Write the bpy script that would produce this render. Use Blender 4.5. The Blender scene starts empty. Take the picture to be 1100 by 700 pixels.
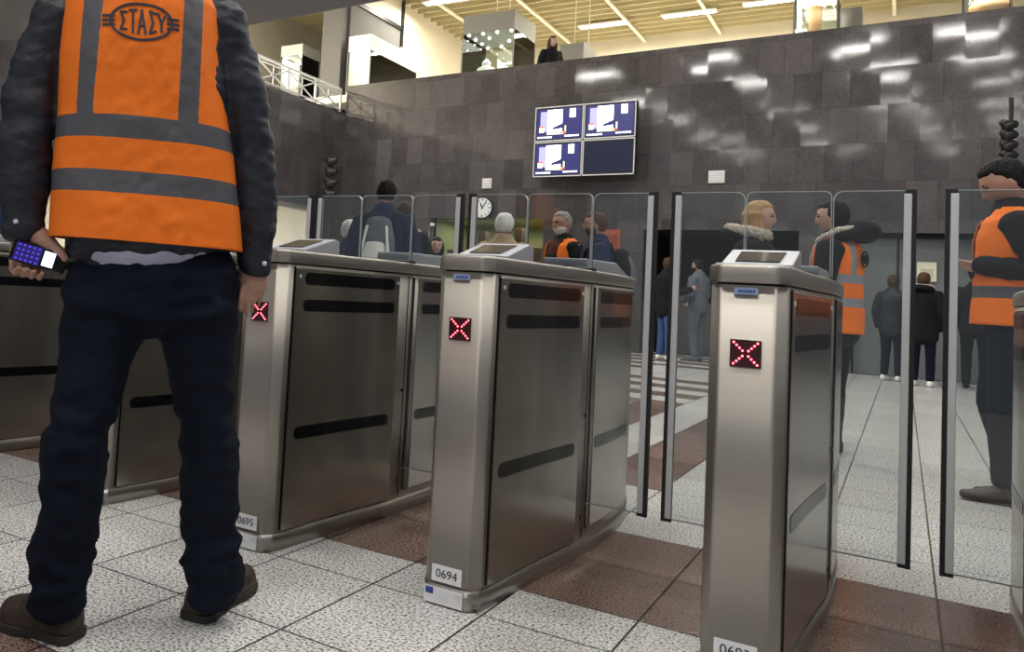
import bpy, bmesh, math, random
from mathutils import Vector, Matrix, noise
random.seed(7)
PI = math.pi
U = 0.9                      # the hall was surveyed in units of the camera's height, 0.9 m
C = bpy.context.scene.collection
SC = bpy.context.scene

# ------------------------------------------------------------------ camera
YAW, PITCH, ROLL = [math.radians(a) for a in (-35.44, 3.43, 3.56)]
FPX, PX, PY = 927.9, 313.7, 248.6
sy, cy, sp, cp, sr, cr = (math.sin(YAW), math.cos(YAW), math.sin(PITCH), math.cos(PITCH), math.sin(ROLL), math.cos(ROLL))
FW = Vector((sy*cp, cy*cp, sp)); RT0 = Vector((cy, -sy, 0)); UP0 = RT0.cross(FW)
RT = cr*RT0 + sr*UP0; UPV = -sr*RT0 + cr*UP0
EYE = Vector((0, 0, U))
cam = bpy.data.cameras.new('camera'); camo = bpy.data.objects.new('camera', cam); C.objects.link(camo)
mw = Matrix((RT, UPV, -FW)).transposed().to_4x4(); mw.translation = EYE
camo.matrix_world = mw
cam.sensor_width = 36; cam.lens = FPX/1100*36
cam.shift_x = (550-PX)/1100; cam.shift_y = -(350-PY)/1100
cam.clip_start = 0.05; cam.clip_end = 200
SC.camera = camo

def ray(x, y): return RT*((x-PX)/FPX) - UPV*((y-PY)/FPX) + FW
def atY(x, y, Y):            # the point (metres) seen at a pixel, on the plane Y (survey units)
    d = ray(x, y); return EYE + d*(Y*U/d.y)
def atX(x, y, X):
    d = ray(x, y); return EYE + d*(X*U/d.x)
def atZ(x, y, Z):
    d = ray(x, y); return EYE + d*((Z*U-U)/d.z)

# ------------------------------------------------------------------ world, exposure
SC.view_settings.view_transform = 'Standard'; SC.view_settings.look = 'None'
SC.view_settings.gamma = 1; SC.view_settings.use_curve_mapping = False
SC.view_settings.exposure = 0.35
w = bpy.data.worlds.new('world'); SC.world = w; w.use_nodes = True
w.node_tree.nodes['Background'].inputs[0].default_value = (.80, .86, .95, 1)
w.node_tree.nodes['Background'].inputs[1].default_value = 0.24
SC.cycles.max_bounces = 8; SC.cycles.transparent_max_bounces = 16; SC.cycles.glossy_bounces = 4
SC.cycles.sample_clamp_indirect = 6; SC.cycles.caustics_reflective = False; SC.cycles.caustics_refractive = False

def area(name, loc, size, power, rot=(0, 0, 0), col=(1, .97, .92)):
    l = bpy.data.lights.new(name, 'AREA'); l.shape = 'RECTANGLE'; l.size, l.size_y = size; l.energy = power; l.color = col
    o = bpy.data.objects.new(name, l); o.location = Vector(loc)*U; o.rotation_euler = rot; C.objects.link(o); return o
# light of the ceiling fixtures (fixtures themselves are built with the ceiling)
CEIL = 10.2
HALL_LIGHTS = [(x, y) for y in (-15, -11, -7, -3, 1, 5, 10, 15) for x in (-12.0, -7.6, -3.3, -.5, 3.6)]
for k, (x, y) in enumerate(HALL_LIGHTS):
    area('hall_lamp_light', (x, y, CEIL-.40), (1.25, .15), 26 if y < -2 else 72)
area('entrance_lamp_light', (-2.0, -3.0, 4.05), (2.6, 1.0), 14, (0, 0, 0))
area('entrance_lamp_light', (-6.5, -1.0, 4.05), (2.6, 1.0), 20, (0, 0, 0))

# ------------------------------------------------------------------ materials
def newmat(name):
    m = bpy.data.materials.new(name); m.use_nodes = True
    nt = m.node_tree; return m, nt, nt.nodes['Principled BSDF']
def mat(name, col, rough=.5, metal=0, bump=0, bscale=40, emit=None, estr=0, spec=.5, var=0, vscale=8, sheen=0, coat=0, stretch=None):
    m, nt, b = newmat(name)
    b.inputs['Base Color'].default_value = (*col, 1); b.inputs['Roughness'].default_value = rough
    b.inputs['Metallic'].default_value = metal; b.inputs['Specular IOR Level'].default_value = spec
    b.inputs['Sheen Weight'].default_value = sheen; b.inputs['Coat Weight'].default_value = coat
    if emit: b.inputs['Emission Color'].default_value = (*emit, 1); b.inputs['Emission Strength'].default_value = estr
    if bump or var:
        tc = nt.nodes.new('ShaderNodeTexCoord'); mp = nt.nodes.new('ShaderNodeMapping')
        if stretch: mp.inputs['Scale'].default_value = stretch
        nt.links.new(tc.outputs['Object'], mp.inputs[0])
    if bump:
        n = nt.nodes.new('ShaderNodeTexNoise'); n.inputs['Scale'].default_value = bscale; n.inputs['Detail'].default_value = 5
        nt.links.new(mp.outputs[0], n.inputs['Vector'])
        bp = nt.nodes.new('ShaderNodeBump'); bp.inputs['Strength'].default_value = bump; bp.inputs['Distance'].default_value = .01
        nt.links.new(n.outputs[0], bp.inputs['Height']); nt.links.new(bp.outputs[0], b.inputs['Normal'])
    if var:
        n2 = nt.nodes.new('ShaderNodeTexNoise'); n2.inputs['Scale'].default_value = vscale; n2.inputs['Detail'].default_value = 4
        nt.links.new(mp.outputs[0], n2.inputs['Vector'])
        mx = nt.nodes.new('ShaderNodeMix'); mx.data_type = 'RGBA'
        mx.inputs[6].default_value = (*[c*(1-var) for c in col], 1); mx.inputs[7].default_value = (*[min(1, c*(1+var)) for c in col], 1)
        nt.links.new(n2.outputs[0], mx.inputs[0]); nt.links.new(mx.outputs[2], b.inputs['Base Color'])
    return m
def srgb(r, g, b): return tuple(((c/255)/12.92 if c/255 <= .04045 else ((c/255+.055)/1.055)**2.4) for c in (r, g, b))

def steel(name, base, rough):
    m, nt, b = newmat(name); b.inputs['Metallic'].default_value = .88; b.inputs['Base Color'].default_value = (*base, 1)
    tc = nt.nodes.new('ShaderNodeTexCoord'); mp = nt.nodes.new('ShaderNodeMapping'); mp.inputs['Scale'].default_value = (9, 9, 900)
    n = nt.nodes.new('ShaderNodeTexNoise'); n.inputs['Scale'].default_value = 1; n.inputs['Detail'].default_value = 3
    nt.links.new(tc.outputs['Object'], mp.inputs[0]); nt.links.new(mp.outputs[0], n.inputs['Vector'])
    mr = nt.nodes.new('ShaderNodeMapRange'); mr.inputs['To Min'].default_value = rough-.07; mr.inputs['To Max'].default_value = rough+.09
    nt.links.new(n.outputs[0], mr.inputs[0]); nt.links.new(mr.outputs[0], b.inputs['Roughness'])
    mx = nt.nodes.new('ShaderNodeMix'); mx.data_type = 'RGBA'
    mx.inputs[6].default_value = (*[c*.86 for c in base], 1); mx.inputs[7].default_value = (*[min(1, c*1.12) for c in base], 1)
    nt.links.new(n.outputs[0], mx.inputs[0]); nt.links.new(mx.outputs[2], b.inputs['Base Color'])
    bp = nt.nodes.new('ShaderNodeBump'); bp.inputs['Strength'].default_value = .03; bp.inputs['Distance'].default_value = .001
    nt.links.new(n.outputs[0], bp.inputs['Height']); nt.links.new(bp.outputs[0], b.inputs['Normal'])
    return m

def granite_wall(name, axis, base=(.074, .067, .068)):
    m, nt, b = newmat(name); N = nt.nodes; L = nt.links
    def math_(op, a, c=None):
        n = N.new('ShaderNodeMath'); n.operation = op
        for i, v in enumerate((a, c)):
            if v is None: continue
            if isinstance(v, (int, float)): n.inputs[i].default_value = v
            else: L.new(v, n.inputs[i])
        return n.outputs[0]
    tc = N.new('ShaderNodeTexCoord'); sx = N.new('ShaderNodeSeparateXYZ'); L.new(tc.outputs['Object'], sx.inputs[0])
    u = sx.outputs[axis]; z = sx.outputs[2]
    rz = math_('DIVIDE', z, .70*U); row = math_('FLOOR', rz)
    wn0 = N.new('ShaderNodeTexWhiteNoise'); wn0.noise_dimensions = '1D'; L.new(row, wn0.inputs['W'])
    ru = math_('ADD', math_('DIVIDE', u, .46*U), math_('MULTIPLY', wn0.outputs[0], 5)); col = math_('FLOOR', ru)
    cb = N.new('ShaderNodeCombineXYZ'); L.new(col, cb.inputs[0]); L.new(row, cb.inputs[1])
    wn = N.new('ShaderNodeTexWhiteNoise'); wn.noise_dimensions = '2D'; L.new(cb.outputs[0], wn.inputs['Vector'])
    # pairs of slabs from one block share a shade
    no = N.new('ShaderNodeTexNoise'); no.inputs['Scale'].default_value = 2.2; no.inputs['Detail'].default_value = 8; no.inputs['Roughness'].default_value = .7
    L.new(tc.outputs['Object'], no.inputs['Vector'])
    nf = N.new('ShaderNodeTexNoise'); nf.inputs['Scale'].default_value = 26; nf.inputs['Detail'].default_value = 6; nf.inputs['Roughness'].default_value = .8
    L.new(tc.outputs['Object'], nf.inputs['Vector'])
    sh = math_('ADD', math_('ADD', math_('MULTIPLY', wn.outputs[0], .45), math_('MULTIPLY', no.outputs[0], .95)), math_('MULTIPLY', math_('SUBTRACT', nf.outputs[0], .5), 1.3))
    sh = math_('ADD', sh, .12)
    fu = math_('FRACT', ru); fz = math_('FRACT', rz)
    j = math_('MINIMUM', math_('MINIMUM', fu, math_('SUBTRACT', 1, fu)), math_('MULTIPLY', math_('MINIMUM', fz, math_('SUBTRACT', 1, fz)), 1.9))
    joint = math_('LESS_THAN', j, .012)
    mx = N.new('ShaderNodeMix'); mx.data_type = 'RGBA'; mx.inputs[6].default_value = (*[c*.45 for c in base], 1); mx.inputs[7].default_value = (*[c*1.55 for c in base], 1)
    L.new(math_('SUBTRACT', sh, .25), mx.inputs[0])
    m2 = N.new('ShaderNodeMix'); m2.data_type = 'RGBA'; L.new(math_('MULTIPLY', joint, .55), m2.inputs[0]); L.new(mx.outputs[2], m2.inputs[6]); m2.inputs[7].default_value = (.03, .028, .028, 1)
    L.new(m2.outputs[2], b.inputs['Base Color'])
    rr = N.new('ShaderNodeMapRange'); rr.inputs['To Min'].default_value = .02; rr.inputs['To Max'].default_value = .12
    L.new(no.outputs[0], rr.inputs[0]); L.new(rr.outputs[0], b.inputs['Roughness'])
    b.inputs['Specular IOR Level'].default_value = .6
    # slabs are not perfectly coplanar
    g = N.new('ShaderNodeNewGeometry'); vs = N.new('ShaderNodeVectorMath'); vs.operation = 'SUBTRACT'; L.new(wn.outputs['Color'], vs.inputs[0]); vs.inputs[1].default_value = (.5, .5, .5)
    vm = N.new('ShaderNodeVectorMath'); vm.operation = 'SCALE'; L.new(vs.outputs[0], vm.inputs[0]); vm.inputs['Scale'].default_value = .017
    n3 = N.new('ShaderNodeTexNoise'); n3.inputs['Scale'].default_value = 1.3; n3.inputs['Detail'].default_value = 2; L.new(tc.outputs['Object'], n3.inputs['Vector'])
    bp = N.new('ShaderNodeBump'); bp.inputs['Strength'].default_value = .025; bp.inputs['Distance'].default_value = .05
    L.new(n3.outputs[0], bp.inputs['Height'])
    va = N.new('ShaderNodeVectorMath'); va.operation = 'ADD'; L.new(vm.outputs[0], va.inputs[0]); L.new(bp.outputs[0], va.inputs[1])
    vn = N.new('ShaderNodeVectorMath'); vn.operation = 'NORMALIZE'; L.new(va.outputs[0], vn.inputs[0]); L.new(vn.outputs[0], b.inputs['Normal'])
    return m

def granite_tile(name, light, dark, mid, scale, rough=.22):
    m, nt, b = newmat(name); N = nt.nodes; L = nt.links
    tc = N.new('ShaderNodeTexCoord'); at = N.new('ShaderNodeAttribute'); at.attribute_name = 'tint'
    n1 = N.new('ShaderNodeTexNoise'); n1.inputs['Scale'].default_value = scale; n1.inputs['Detail'].default_value = 3; n1.inputs['Roughness'].default_value = .6
    L.new(tc.outputs['Object'], n1.inputs['Vector'])
    cr_ = N.new('ShaderNodeValToRGB'); e = cr_.color_ramp.elements
    e[0].position = .36; e[0].color = (*dark, 1); e[1].position = .60; e[1].color = (*light, 1)
    k = e.new(.45); k.color = (*mid, 1); k = e.new(.51); k.color = (*[(a+c)/2*1.05 for a, c in zip(light, mid)], 1)
    L.new(n1.outputs[0], cr_.inputs[0])
    mx = N.new('ShaderNodeMix'); mx.data_type = 'RGBA'; mx.blend_type = 'MULTIPLY'; mx.inputs[0].default_value = 1
    L.new(cr_.outputs[0], mx.inputs[6]); L.new(at.outputs['Color'], mx.inputs[7]); L.new(mx.outputs[2], b.inputs['Base Color'])
    b.inputs['Roughness'].default_value = rough; b.inputs['Specular IOR Level'].default_value = .5
    return m

def glass(name, tint=(.89, .912, .91), gloss=1.0):
    m, nt, b = newmat(name); N = nt.nodes; L = nt.links; N.remove(b)
    out = N['Material Output']; tr = N.new('ShaderNodeBsdfTransparent'); tr.inputs[0].default_value = (*tint, 1)
    gl = N.new('ShaderNodeBsdfGlossy'); gl.inputs['Roughness'].default_value = .02; gl.inputs[0].default_value = (gloss, gloss, gloss, 1)
    fr = N.new('ShaderNodeFresnel'); fr.inputs[0].default_value = 1.5
    mx = N.new('ShaderNodeMixShader'); L.new(fr.outputs[0], mx.inputs[0]); L.new(tr.outputs[0], mx.inputs[1]); L.new(gl.outputs[0], mx.inputs[2])
    L.new(mx.outputs[0], out.inputs[0]); return m

M = {}
M['steel'] = steel('brushed_steel', (.39, .362, .325), .44)
M['steel_side'] = steel('brushed_steel_panel', (.38, .36, .32), .22)
M['plinth'] = steel('steel_plinth', (.36, .34, .31), .30)
M['black'] = mat('black_plastic', (.005, .005, .006), .22, spec=.22)
M['rubber'] = mat('black_rubber', (.012, .012, .016), .55)
M['alu'] = mat('pale_aluminium', (.72, .72, .74), .45, metal=.3)
M['plastic'] = mat('grey_white_plastic', (.46, .47, .52), .4)
M['screen'] = mat('dark_screen', (.02, .022, .05), .06, spec=.8)
M['label'] = mat('white_label', (.80, .80, .82), .5)
M['labeltext'] = mat('label_ink', (.03, .03, .05), .5)
M['bluelabel'] = mat('pale_blue_label', (.33, .42, .62), .4)
M['blueink'] = mat('blue_ink', (.03, .06, .30), .5)
M['led'] = mat('red_led', (1, .1, .1), .5, emit=(1, .09, .13), estr=6)
M['ledback'] = mat('led_window', (.035, .002, .004), .3)
M['glass'] = glass('clear_glass'); M['edge'] = mat('glass_edge_light_rim', (.50, .56, .55), .25, spec=.9)  # pane edges and rims coloured pale to stand for light refracted in the glass
M['vglass'] = glass('vitrine_glass', (.93, .97, .955), .4)
M['wallb'] = granite_wall('granite_slabs_back', 0); M['wallx'] = granite_wall('granite_slabs_side', 1)
M['cream'] = mat('cream_marble', (.72, .66, .55), .45, var=.12, vscale=1.2)
M['creamb'] = mat('pale_plaster', (.78, .74, .62), .7, var=.06, vscale=1)
M['slat'] = mat('yellowish_ceiling_slats', (.55, .48, .30), .45)
M['slatback'] = mat('ceiling_void', (.24, .20, .11), .8)
M['beam'] = mat('white_beam', (.8, .76, .64), .5)
M['lamp'] = mat('lit_diffuser', (1, 1, 1), .5, emit=(1, .97, .92), estr=7)
M['spot'] = mat('lit_spot', (1, 1, 1), .5, emit=(1, .95, .85), estr=22)
M['greyconc'] = mat('grey_concrete', (.16, .155, .15), .7, bump=.1, bscale=20, var=.12, vscale=3)
M['soffit'] = mat('grey_soffit_paint', (.155, .155, .165), .6, var=.08, vscale=2)
M['grout'] = mat('floor_joint', (.07, .06, .055), .8)
M['white'] = granite_tile('pale_granite', (.88, .87, .85), (.07, .068, .068), (.46, .45, .44), 115)
M['brown'] = granite_tile('brown_granite', (.33, .23, .19), (.05, .030, .026), (.15, .095, .078), 130)
M['railing'] = mat('pale_railing_paint', (.66, .66, .66), .4)
M['doorgrey'] = mat('grey_metal_door', (.16, .175, .18), .5, var=.08, vscale=2)
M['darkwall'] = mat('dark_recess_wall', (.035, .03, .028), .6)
M['green'] = mat('lit_green_glass', (.2, .26, .12), .5, emit=(.35, .42, .18), estr=.5)
M['blackmetal'] = mat('black_metal', (.012, .012, .012), .4)
M['clockface'] = mat('clock_face', (.85, .86, .88), .4)
M['whitebox'] = mat('white_panel', (.80, .80, .77), .4)
M['greybox'] = mat('grey_panel', (.25, .24, .21), .5)
M['terracotta'] = mat('terracotta', (.56, .33, .17), .7, bump=.2, bscale=30)
M['skin'] = mat('skin', (.40, .225, .16), .55, var=.10, vscale=14, bump=.12, bscale=160)
M['skinlight'] = mat('pale_skin', (.56, .34, .26), .55, var=.08, vscale=14)

# ------------------------------------------------------------------ mesh helpers
class MB:
    def __init__(s, sc=U): s.bm = bmesh.new(); s.sc = sc
    def v(s, p): return s.bm.verts.new(Vector(p)*s.sc)
    def face(s, pts, mi=0):
        f = s.bm.faces.new([s.v(p) for p in pts]); f.material_index = mi; return f
    def hexa(s, p, mi=0):    # 8 points: bottom 4 ccw, top 4
        vs = [s.v(q) for q in p]
        for ix in ((0, 3, 2, 1), (4, 5, 6, 7), (0, 1, 5, 4), (1, 2, 6, 5), (2, 3, 7, 6), (3, 0, 4, 7)):
            f = s.bm.faces.new([vs[i] for i in ix]); f.material_index = mi
    def box(s, x0, x1, y0, y1, z0, z1, mi=0):
        s.hexa([(x0, y0, z0), (x1, y0, z0), (x1, y1, z0), (x0, y1, z0), (x0, y0, z1), (x1, y0, z1), (x1, y1, z1), (x0, y1, z1)], mi)
    def bar(s, a, b, w, h=None, mi=0, up=(0, 0, 1)):
        a = Vector(a); b = Vector(b); h = h or w; d = (b-a).normalized(); up = Vector(up)
        if abs(d.dot(up)) > .98: up = Vector((1, 0, 0))
        sd = d.cross(up).normalized()*w/2; u = sd.cross(d).normalized()*h/2
        s.hexa([a-sd-u, a+sd-u, b+sd-u, b-sd-u, a-sd+u, a+sd+u, b+sd+u, b-sd+u], mi)
    def prism(s, pts, z0, z1, mi=0):
        lo = [s.v((x, y, z0)) for x, y in pts]; hi = [s.v((x, y, z1)) for x, y in pts]; n = len(pts)
        for i in range(n):
            f = s.bm.faces.new((lo[i], lo[(i+1) % n], hi[(i+1) % n], hi[i])); f.material_index = mi
        a = s.bm.faces.new(hi); a.material_index = mi; b = s.bm.faces.new(lo[::-1]); b.material_index = mi
    def loft(s, rings, cap=True, mi=0):
        R = [[s.v(p) for p in r] for r in rings]; n = len(R[0])
        for a, b in zip(R, R[1:]):
            for i in range(n):
                f = s.bm.faces.new((a[i], a[(i+1) % n], b[(i+1) % n], b[i])); f.material_index = mi
        if cap:
            f = s.bm.faces.new(R[0][::-1]); f.material_index = mi; f = s.bm.faces.new(R[-1]); f.material_index = mi
    def tube(s, a, b, r, n=10, r2=None, mi=0):
        a = Vector(a); b = Vector(b); d = (b-a).normalized(); x = d.orthogonal().normalized(); y = d.cross(x); r2 = r if r2 is None else r2
        s.loft([[p+(x*math.cos(t*2*PI/n)+y*math.sin(t*2*PI/n))*q for t in range(n)] for p, q in ((a, r), (b, r2))], mi=mi)
    def lathe(s, c, prof, n=20, axis=(0, 0, 1), mi=0):
        c = Vector(c); ax = Vector(axis).normalized(); x = ax.orthogonal().normalized(); y = ax.cross(x)
        s.loft([[c+ax*h+(x*math.cos(t*2*PI/n)+y*math.sin(t*2*PI/n))*max(r, 1e-4) for t in range(n)] for r, h in prof], mi=mi)
    def ball(s, c, r, n=12, mi=0):
        c = Vector(c); rr = r if hasattr(r, '__len__') else (r, r, r)
        rings = []
        for i in range(1, n):
            a = PI*i/n; rings.append([(c.x+rr[0]*math.sin(a)*math.cos(t*PI/n), c.y+rr[1]*math.sin(a)*math.sin(t*PI/n), c.z+rr[2]*math.cos(a)) for t in range(2*n)])
        s.loft(rings, mi=mi)
    def build(s, name, m, parent=None, smooth=False, bevel=0):
        me = bpy.data.meshes.new(name)
        bmesh.ops.recalc_face_normals(s.bm, faces=s.bm.faces); s.bm.to_mesh(me); s.bm.free()
        for q in (m if isinstance(m, (list, tuple)) else [m]): me.materials.append(q)
        if smooth:
            for p in me.polygons: p.use_smooth = True
        o = bpy.data.objects.new(name, me); C.objects.link(o)
        if parent: o.parent = parent
        if bevel:
            b = o.modifiers.new('b', 'BEVEL'); b.width = bevel; b.segments = 2; b.limit_method = 'ANGLE'
        return o
def tag(o, label=None, cat=None, group=None, kind=None):
    if label: o['label'] = label
    if cat: o['category'] = cat
    if group: o['group'] = group
    if kind: o['kind'] = kind
    return o
def struct(o): o['kind'] = 'structure'; return o
def thing(name, label, cat, loc=(0, 0, 0), rz=0, group=None, sc=U):
    o = bpy.data.objects.new(name, None); C.objects.link(o); o.empty_display_size = .1
    o.location = Vector(loc)*sc; o.rotation_euler = (0, 0, rz); return tag(o, label, cat, group)
def kids(o): return [c for c in bpy.data.objects if c.parent == o]
def copy_tree(o, parent=None):
    c = o.copy(); C.objects.link(c); c.parent = parent
    for ch in kids(o): copy_tree(ch, c)
    return c
def textmesh(s, size, name, m, parent, loc, rot, ext=.0006, align='CENTER'):
    cu = bpy.data.curves.new(name, 'FONT'); cu.body = s; cu.size = size; cu.align_x = align; cu.align_y = 'CENTER'; cu.extrude = ext
    t = bpy.data.objects.new(name, cu); C.objects.link(t)
    bpy.context.view_layer.update(); dg = bpy.context.evaluated_depsgraph_get()
    me = bpy.data.meshes.new_from_object(t.evaluated_get(dg)); bpy.data.objects.remove(t)
    me.materials.clear(); me.materials.append(m)
    o = bpy.data.objects.new(name, me); C.objects.link(o); o.parent = parent; o.location = loc; o.rotation_euler = rot
    return o

# ================================================================== SETTING
WY = lambda X: 18.72-.07*X   # the back wall runs slightly skew
WT = 6.42
# floor: individual stone tiles over a joint bed
fl = MB(); tints = []
xs = [.115+.393*k for k in range(-42, 16)]
ys = [2.97-.32-.535*k for k in range(16, 0, -1)] + [2.65, 2.97] + [2.97+.5325*k for k in range(1, 42)]
fl.face([(-16.6, -6.2, -.004), (6.4, -6.2, -.004), (6.4, 25, -.004), (-16.6, 25, -.004)], 0); tints.append(1)
def brown(x, y):
    if 2.97 <= y <= 4.035: return True
    if y < 1.58: return y > .5
    if y > 5.1 and x < -1.05:
        a = (-1.05-x)/.393; b = (y-5.1)/.5325
        if y < 9.4 or x > -1.9: return int(min(a, b)) % 2 == 0
        return int(b) % 2 == 0 and (int(a/3)+int(b/4)) % 5 != 0
    return False
g = .0035
for x0, x1 in zip(xs, xs[1:]):
    for y0, y1 in zip(ys, ys[1:]):
        if y0 > WY(x0)+3.5 and x0 > -12: continue
        gg = g if y0 < 9 else g*1.4
        br = brown((x0+x1)/2, (y0+y1)/2)
        fl.face([(x0+gg, y0+gg, 0), (x1-gg, y0+gg, 0), (x1-gg, y1-gg, 0), (x0+gg, y1-gg, 0)], 2 if br else 1)
        tints.append(random.uniform(.62, 1.1) if br else random.uniform(.93, 1.03))
me_fl = fl.build('floor', [M['grout'], M['white'], M['brown']])
ca = me_fl.data.color_attributes.new('tint', 'FLOAT_COLOR', 'CORNER')
for p in me_fl.data.polygons:
    for li in p.loop_indices: t = tints[p.index]; ca.data[li].color = (t, t, t, 1)
struct(me_fl)

# back wall with openings: shop window, dark passage, grey door recess
opens = [(690, 862, 246), (916, 1062, 250)]
def XW(px, py):              # X on the back wall at a pixel
    lo = -14.0
    X = -5.0
    for _ in range(30): X = atY(px, py, WY(X)).x/U
    return X
def ZW(px, py): return atY(px, py, WY(XW(px, py))).z/U
shop = (XW(461, 262), XW(583, 262), 2.55+.28)
psg = (XW(691, 262), XW(858, 262), ZW(760, 247)); drr = (XW(917, 262), XW(1066, 262), ZW(960, 250))
wb = MB(); TH = .35
def wseg(mb, xa, xb, z0, z1):
    mb.hexa([(xa, WY(xa), z0), (xb, WY(xb), z0), (xb, WY(xb)+TH, z0), (xa, WY(xa)+TH, z0), (xa, WY(xa), z1), (xb, WY(xb), z1), (xb, WY(xb)+TH, z1), (xa, WY(xa)+TH, z1)])
cur = -12.4
for (a, b, z) in (shop, psg, drr):
    wseg(wb, cur, a, 0, WT); wseg(wb, a, b, z, WT); cur = b
wseg(wb, cur, 6.3, 0, WT)
struct(wb.build('wall_back', M['wallb']))
# recess interiors
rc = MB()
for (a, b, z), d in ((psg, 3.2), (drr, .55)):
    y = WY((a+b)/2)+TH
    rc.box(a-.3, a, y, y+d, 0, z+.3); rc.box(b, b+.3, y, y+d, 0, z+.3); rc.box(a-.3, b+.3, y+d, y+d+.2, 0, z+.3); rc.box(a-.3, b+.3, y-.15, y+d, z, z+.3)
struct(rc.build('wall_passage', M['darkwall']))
a, b, z = psg; y = WY((a+b)/2)+TH+1.2
pp = MB(); pp.box(a+.02, b-.02, y, y+.25, 0, 1.12); struct(pp.build('wall_parapet', M['greyconc']))
a, b, z = drr
t = thing('door_1', None, None); struct(t)
y = WY((a+b)/2)+TH-.05; mid = (a*.66+b*.34); d = MB()
d.box(a+.02, mid-.02, y, y+.08, 0.01, z-.08); d.box(mid+.02, b-.02, y, y+.08, 0.01, z-.08); d.build('door_leaf', M['doorgrey'], t)
d = MB(); d.box(mid-.02, mid+.02, y-.02, y+.07, 0.01, z-.08); d.box(a, b, y-.03, y+.07, z-.08, z); d.build('door_frame', M['blackmetal'], t)
# shop: lit niche in the back wall
a, b, z = shop; y = WY((a+b)/2)+TH
s = MB(); s.box(a-.2, b+.2, y+2.2, y+2.4, 0, z+.2); s.box(a-.2, a, y, y+2.2, 0, z+.2); s.box(b, b+.2, y, y+2.2, 0, z+.2); s.box(a-.2, b+.2, y-.1, y+2.2, z, z+.2)
struct(s.build('wall_shop', mat('olive_shop_wall', (.30, .33, .16), .5)))
area('shop_lamp_light', ((a+b)/2, y+1, z-.05), (2.0, .8), 22, (0, 0, 0), (1, 1, .8))
s = MB()
for k, (f0, f1, zz) in enumerate(((.05, .2, 2.1), (.3, .36, 2.6), (.42, .58, 1.9), (.62, .68, 2.7), (.75, .92, 2.2))):
    s.box(a+(b-a)*f0, a+(b-a)*f1, y+.5+.2*(k % 2), y+1, 0, zz)
tag(s.build('shop_shelving', mat('dark_brown_wood', (.09, .055, .03), .5)), 'dark brown shop shelving in the olive green lit niche of the granite wall', 'shelving')
s = MB(); s.box(a+.1, b-.1, y+.15, y+.4, 0, 1.15)
tag(s.build('shop_counter', M['whitebox']), 'pale counter across the lit green shop niche', 'counter')

# left wall with the opening into the bright side hall
X0 = -12.4; lw = MB(); YC = WY(X0)
OZ = 3.0; oy0, oy1 = 5.0, 18.75
lw.box(X0-.3, X0, -6, oy0, 0, 5.66); lw.box(X0-.3, X0, oy0, oy1, OZ, 5.66); lw.box(X0-.3, X0, oy1, YC+.3, 0, 5.66)
struct(lw.build('wall_left', M['wallx']))
sh = MB(); sh.box(X0-6, X0-5.8, 0, 22, 0, 4.2); sh.box(X0-6, X0-.3, oy1+.6, oy1+.9, 0, 4.2)
struct(sh.build('wall_side_hall', M['creamb']))
s = MB(); s.face([(X0-6, 0, 3.25), (X0-.3, 0, 3.25), (X0-.3, 20, 3.25), (X0-6, 20, 3.25)]); s.box(X0-.45, X0-.25, oy0, oy1, OZ-.1, 3.3)
struct(s.build('ceiling_side_hall', M['creamb']))
s = MB(); s.face([(X0-6, 0, -.002), (X0-.1, 0, -.002), (X0-.1, 20, -.002), (X0-6, 20, -.002)]); struct(s.build('floor_side_hall', M['creamb']))
for k, y in enumerate((7, 10.5, 14, 17)):
    area('side_hall_light', (X0-2.2, y, 3.12), (1.6, .5), 45)
    f = MB(); f.box(X0-3.0, X0-1.4, y-.25, y+.25, 3.14, 3.22)
    tag(f.build('ceiling_light', M['lamp']), ['long lit ceiling panel in the cream side hall, nearest of four', 'lit ceiling panel in the cream side hall, second of four from the nearest', 'lit ceiling panel in the cream side hall, third of four from the nearest', 'lit ceiling panel in the cream side hall, farthest of four'][k], 'ceiling light', 'ceiling panels of the side hall')

# upper gallery
SX = -13.0; FY = 30.0
u = MB(); u.box(-17.5, 7, WY(-12.4)+.05, FY, 6.0, 6.2); u.box(-17.5, X0-.05, -6, WY(-12.4)+.05, 5.3, 5.5)
struct(u.build('floor_gallery', M['creamb']))
u = MB(); u.box(-14, 8, FY, FY+.3, 6.0, CEIL); u.box(SX-.3, SX, 23.5, FY, 6.2, CEIL); u.box(SX-.3, SX, 20.0, 23.5, 9.16, CEIL)
u.box(-17.6, -17.3, -6, 26, 5.3, CEIL)
struct(u.build('wall_gallery', M['cream']))
u = MB(); u.box(SX-.3, SX, 20.5, 23.5, 6.2, 9.16); struct(u.build('wall_gallery_granite', M['greyconc']))
c0 = atX(345, 60, -14.0)/U; c1 = atX(364, 60, -14.0)/U
u = MB(); ca_, cb_ = atY(345, 60, 20.2)/U, atY(366, 60, 20.2)/U
u.box(ca_.x, cb_.x, 20.2, 20.9, 6.0, CEIL); struct(u.build('wall_column', M['greyconc']))
u = MB(); q = atX(432, 30, SX+.02)/U; u.box(SX, SX+.06, q.y-.06, q.y+.06, 8.6, CEIL); u.box(SX, SX+.06, 20.5, q.y, 9.1, 9.22)
struct(u.build('trim_1', M['blackmetal']))
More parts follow.
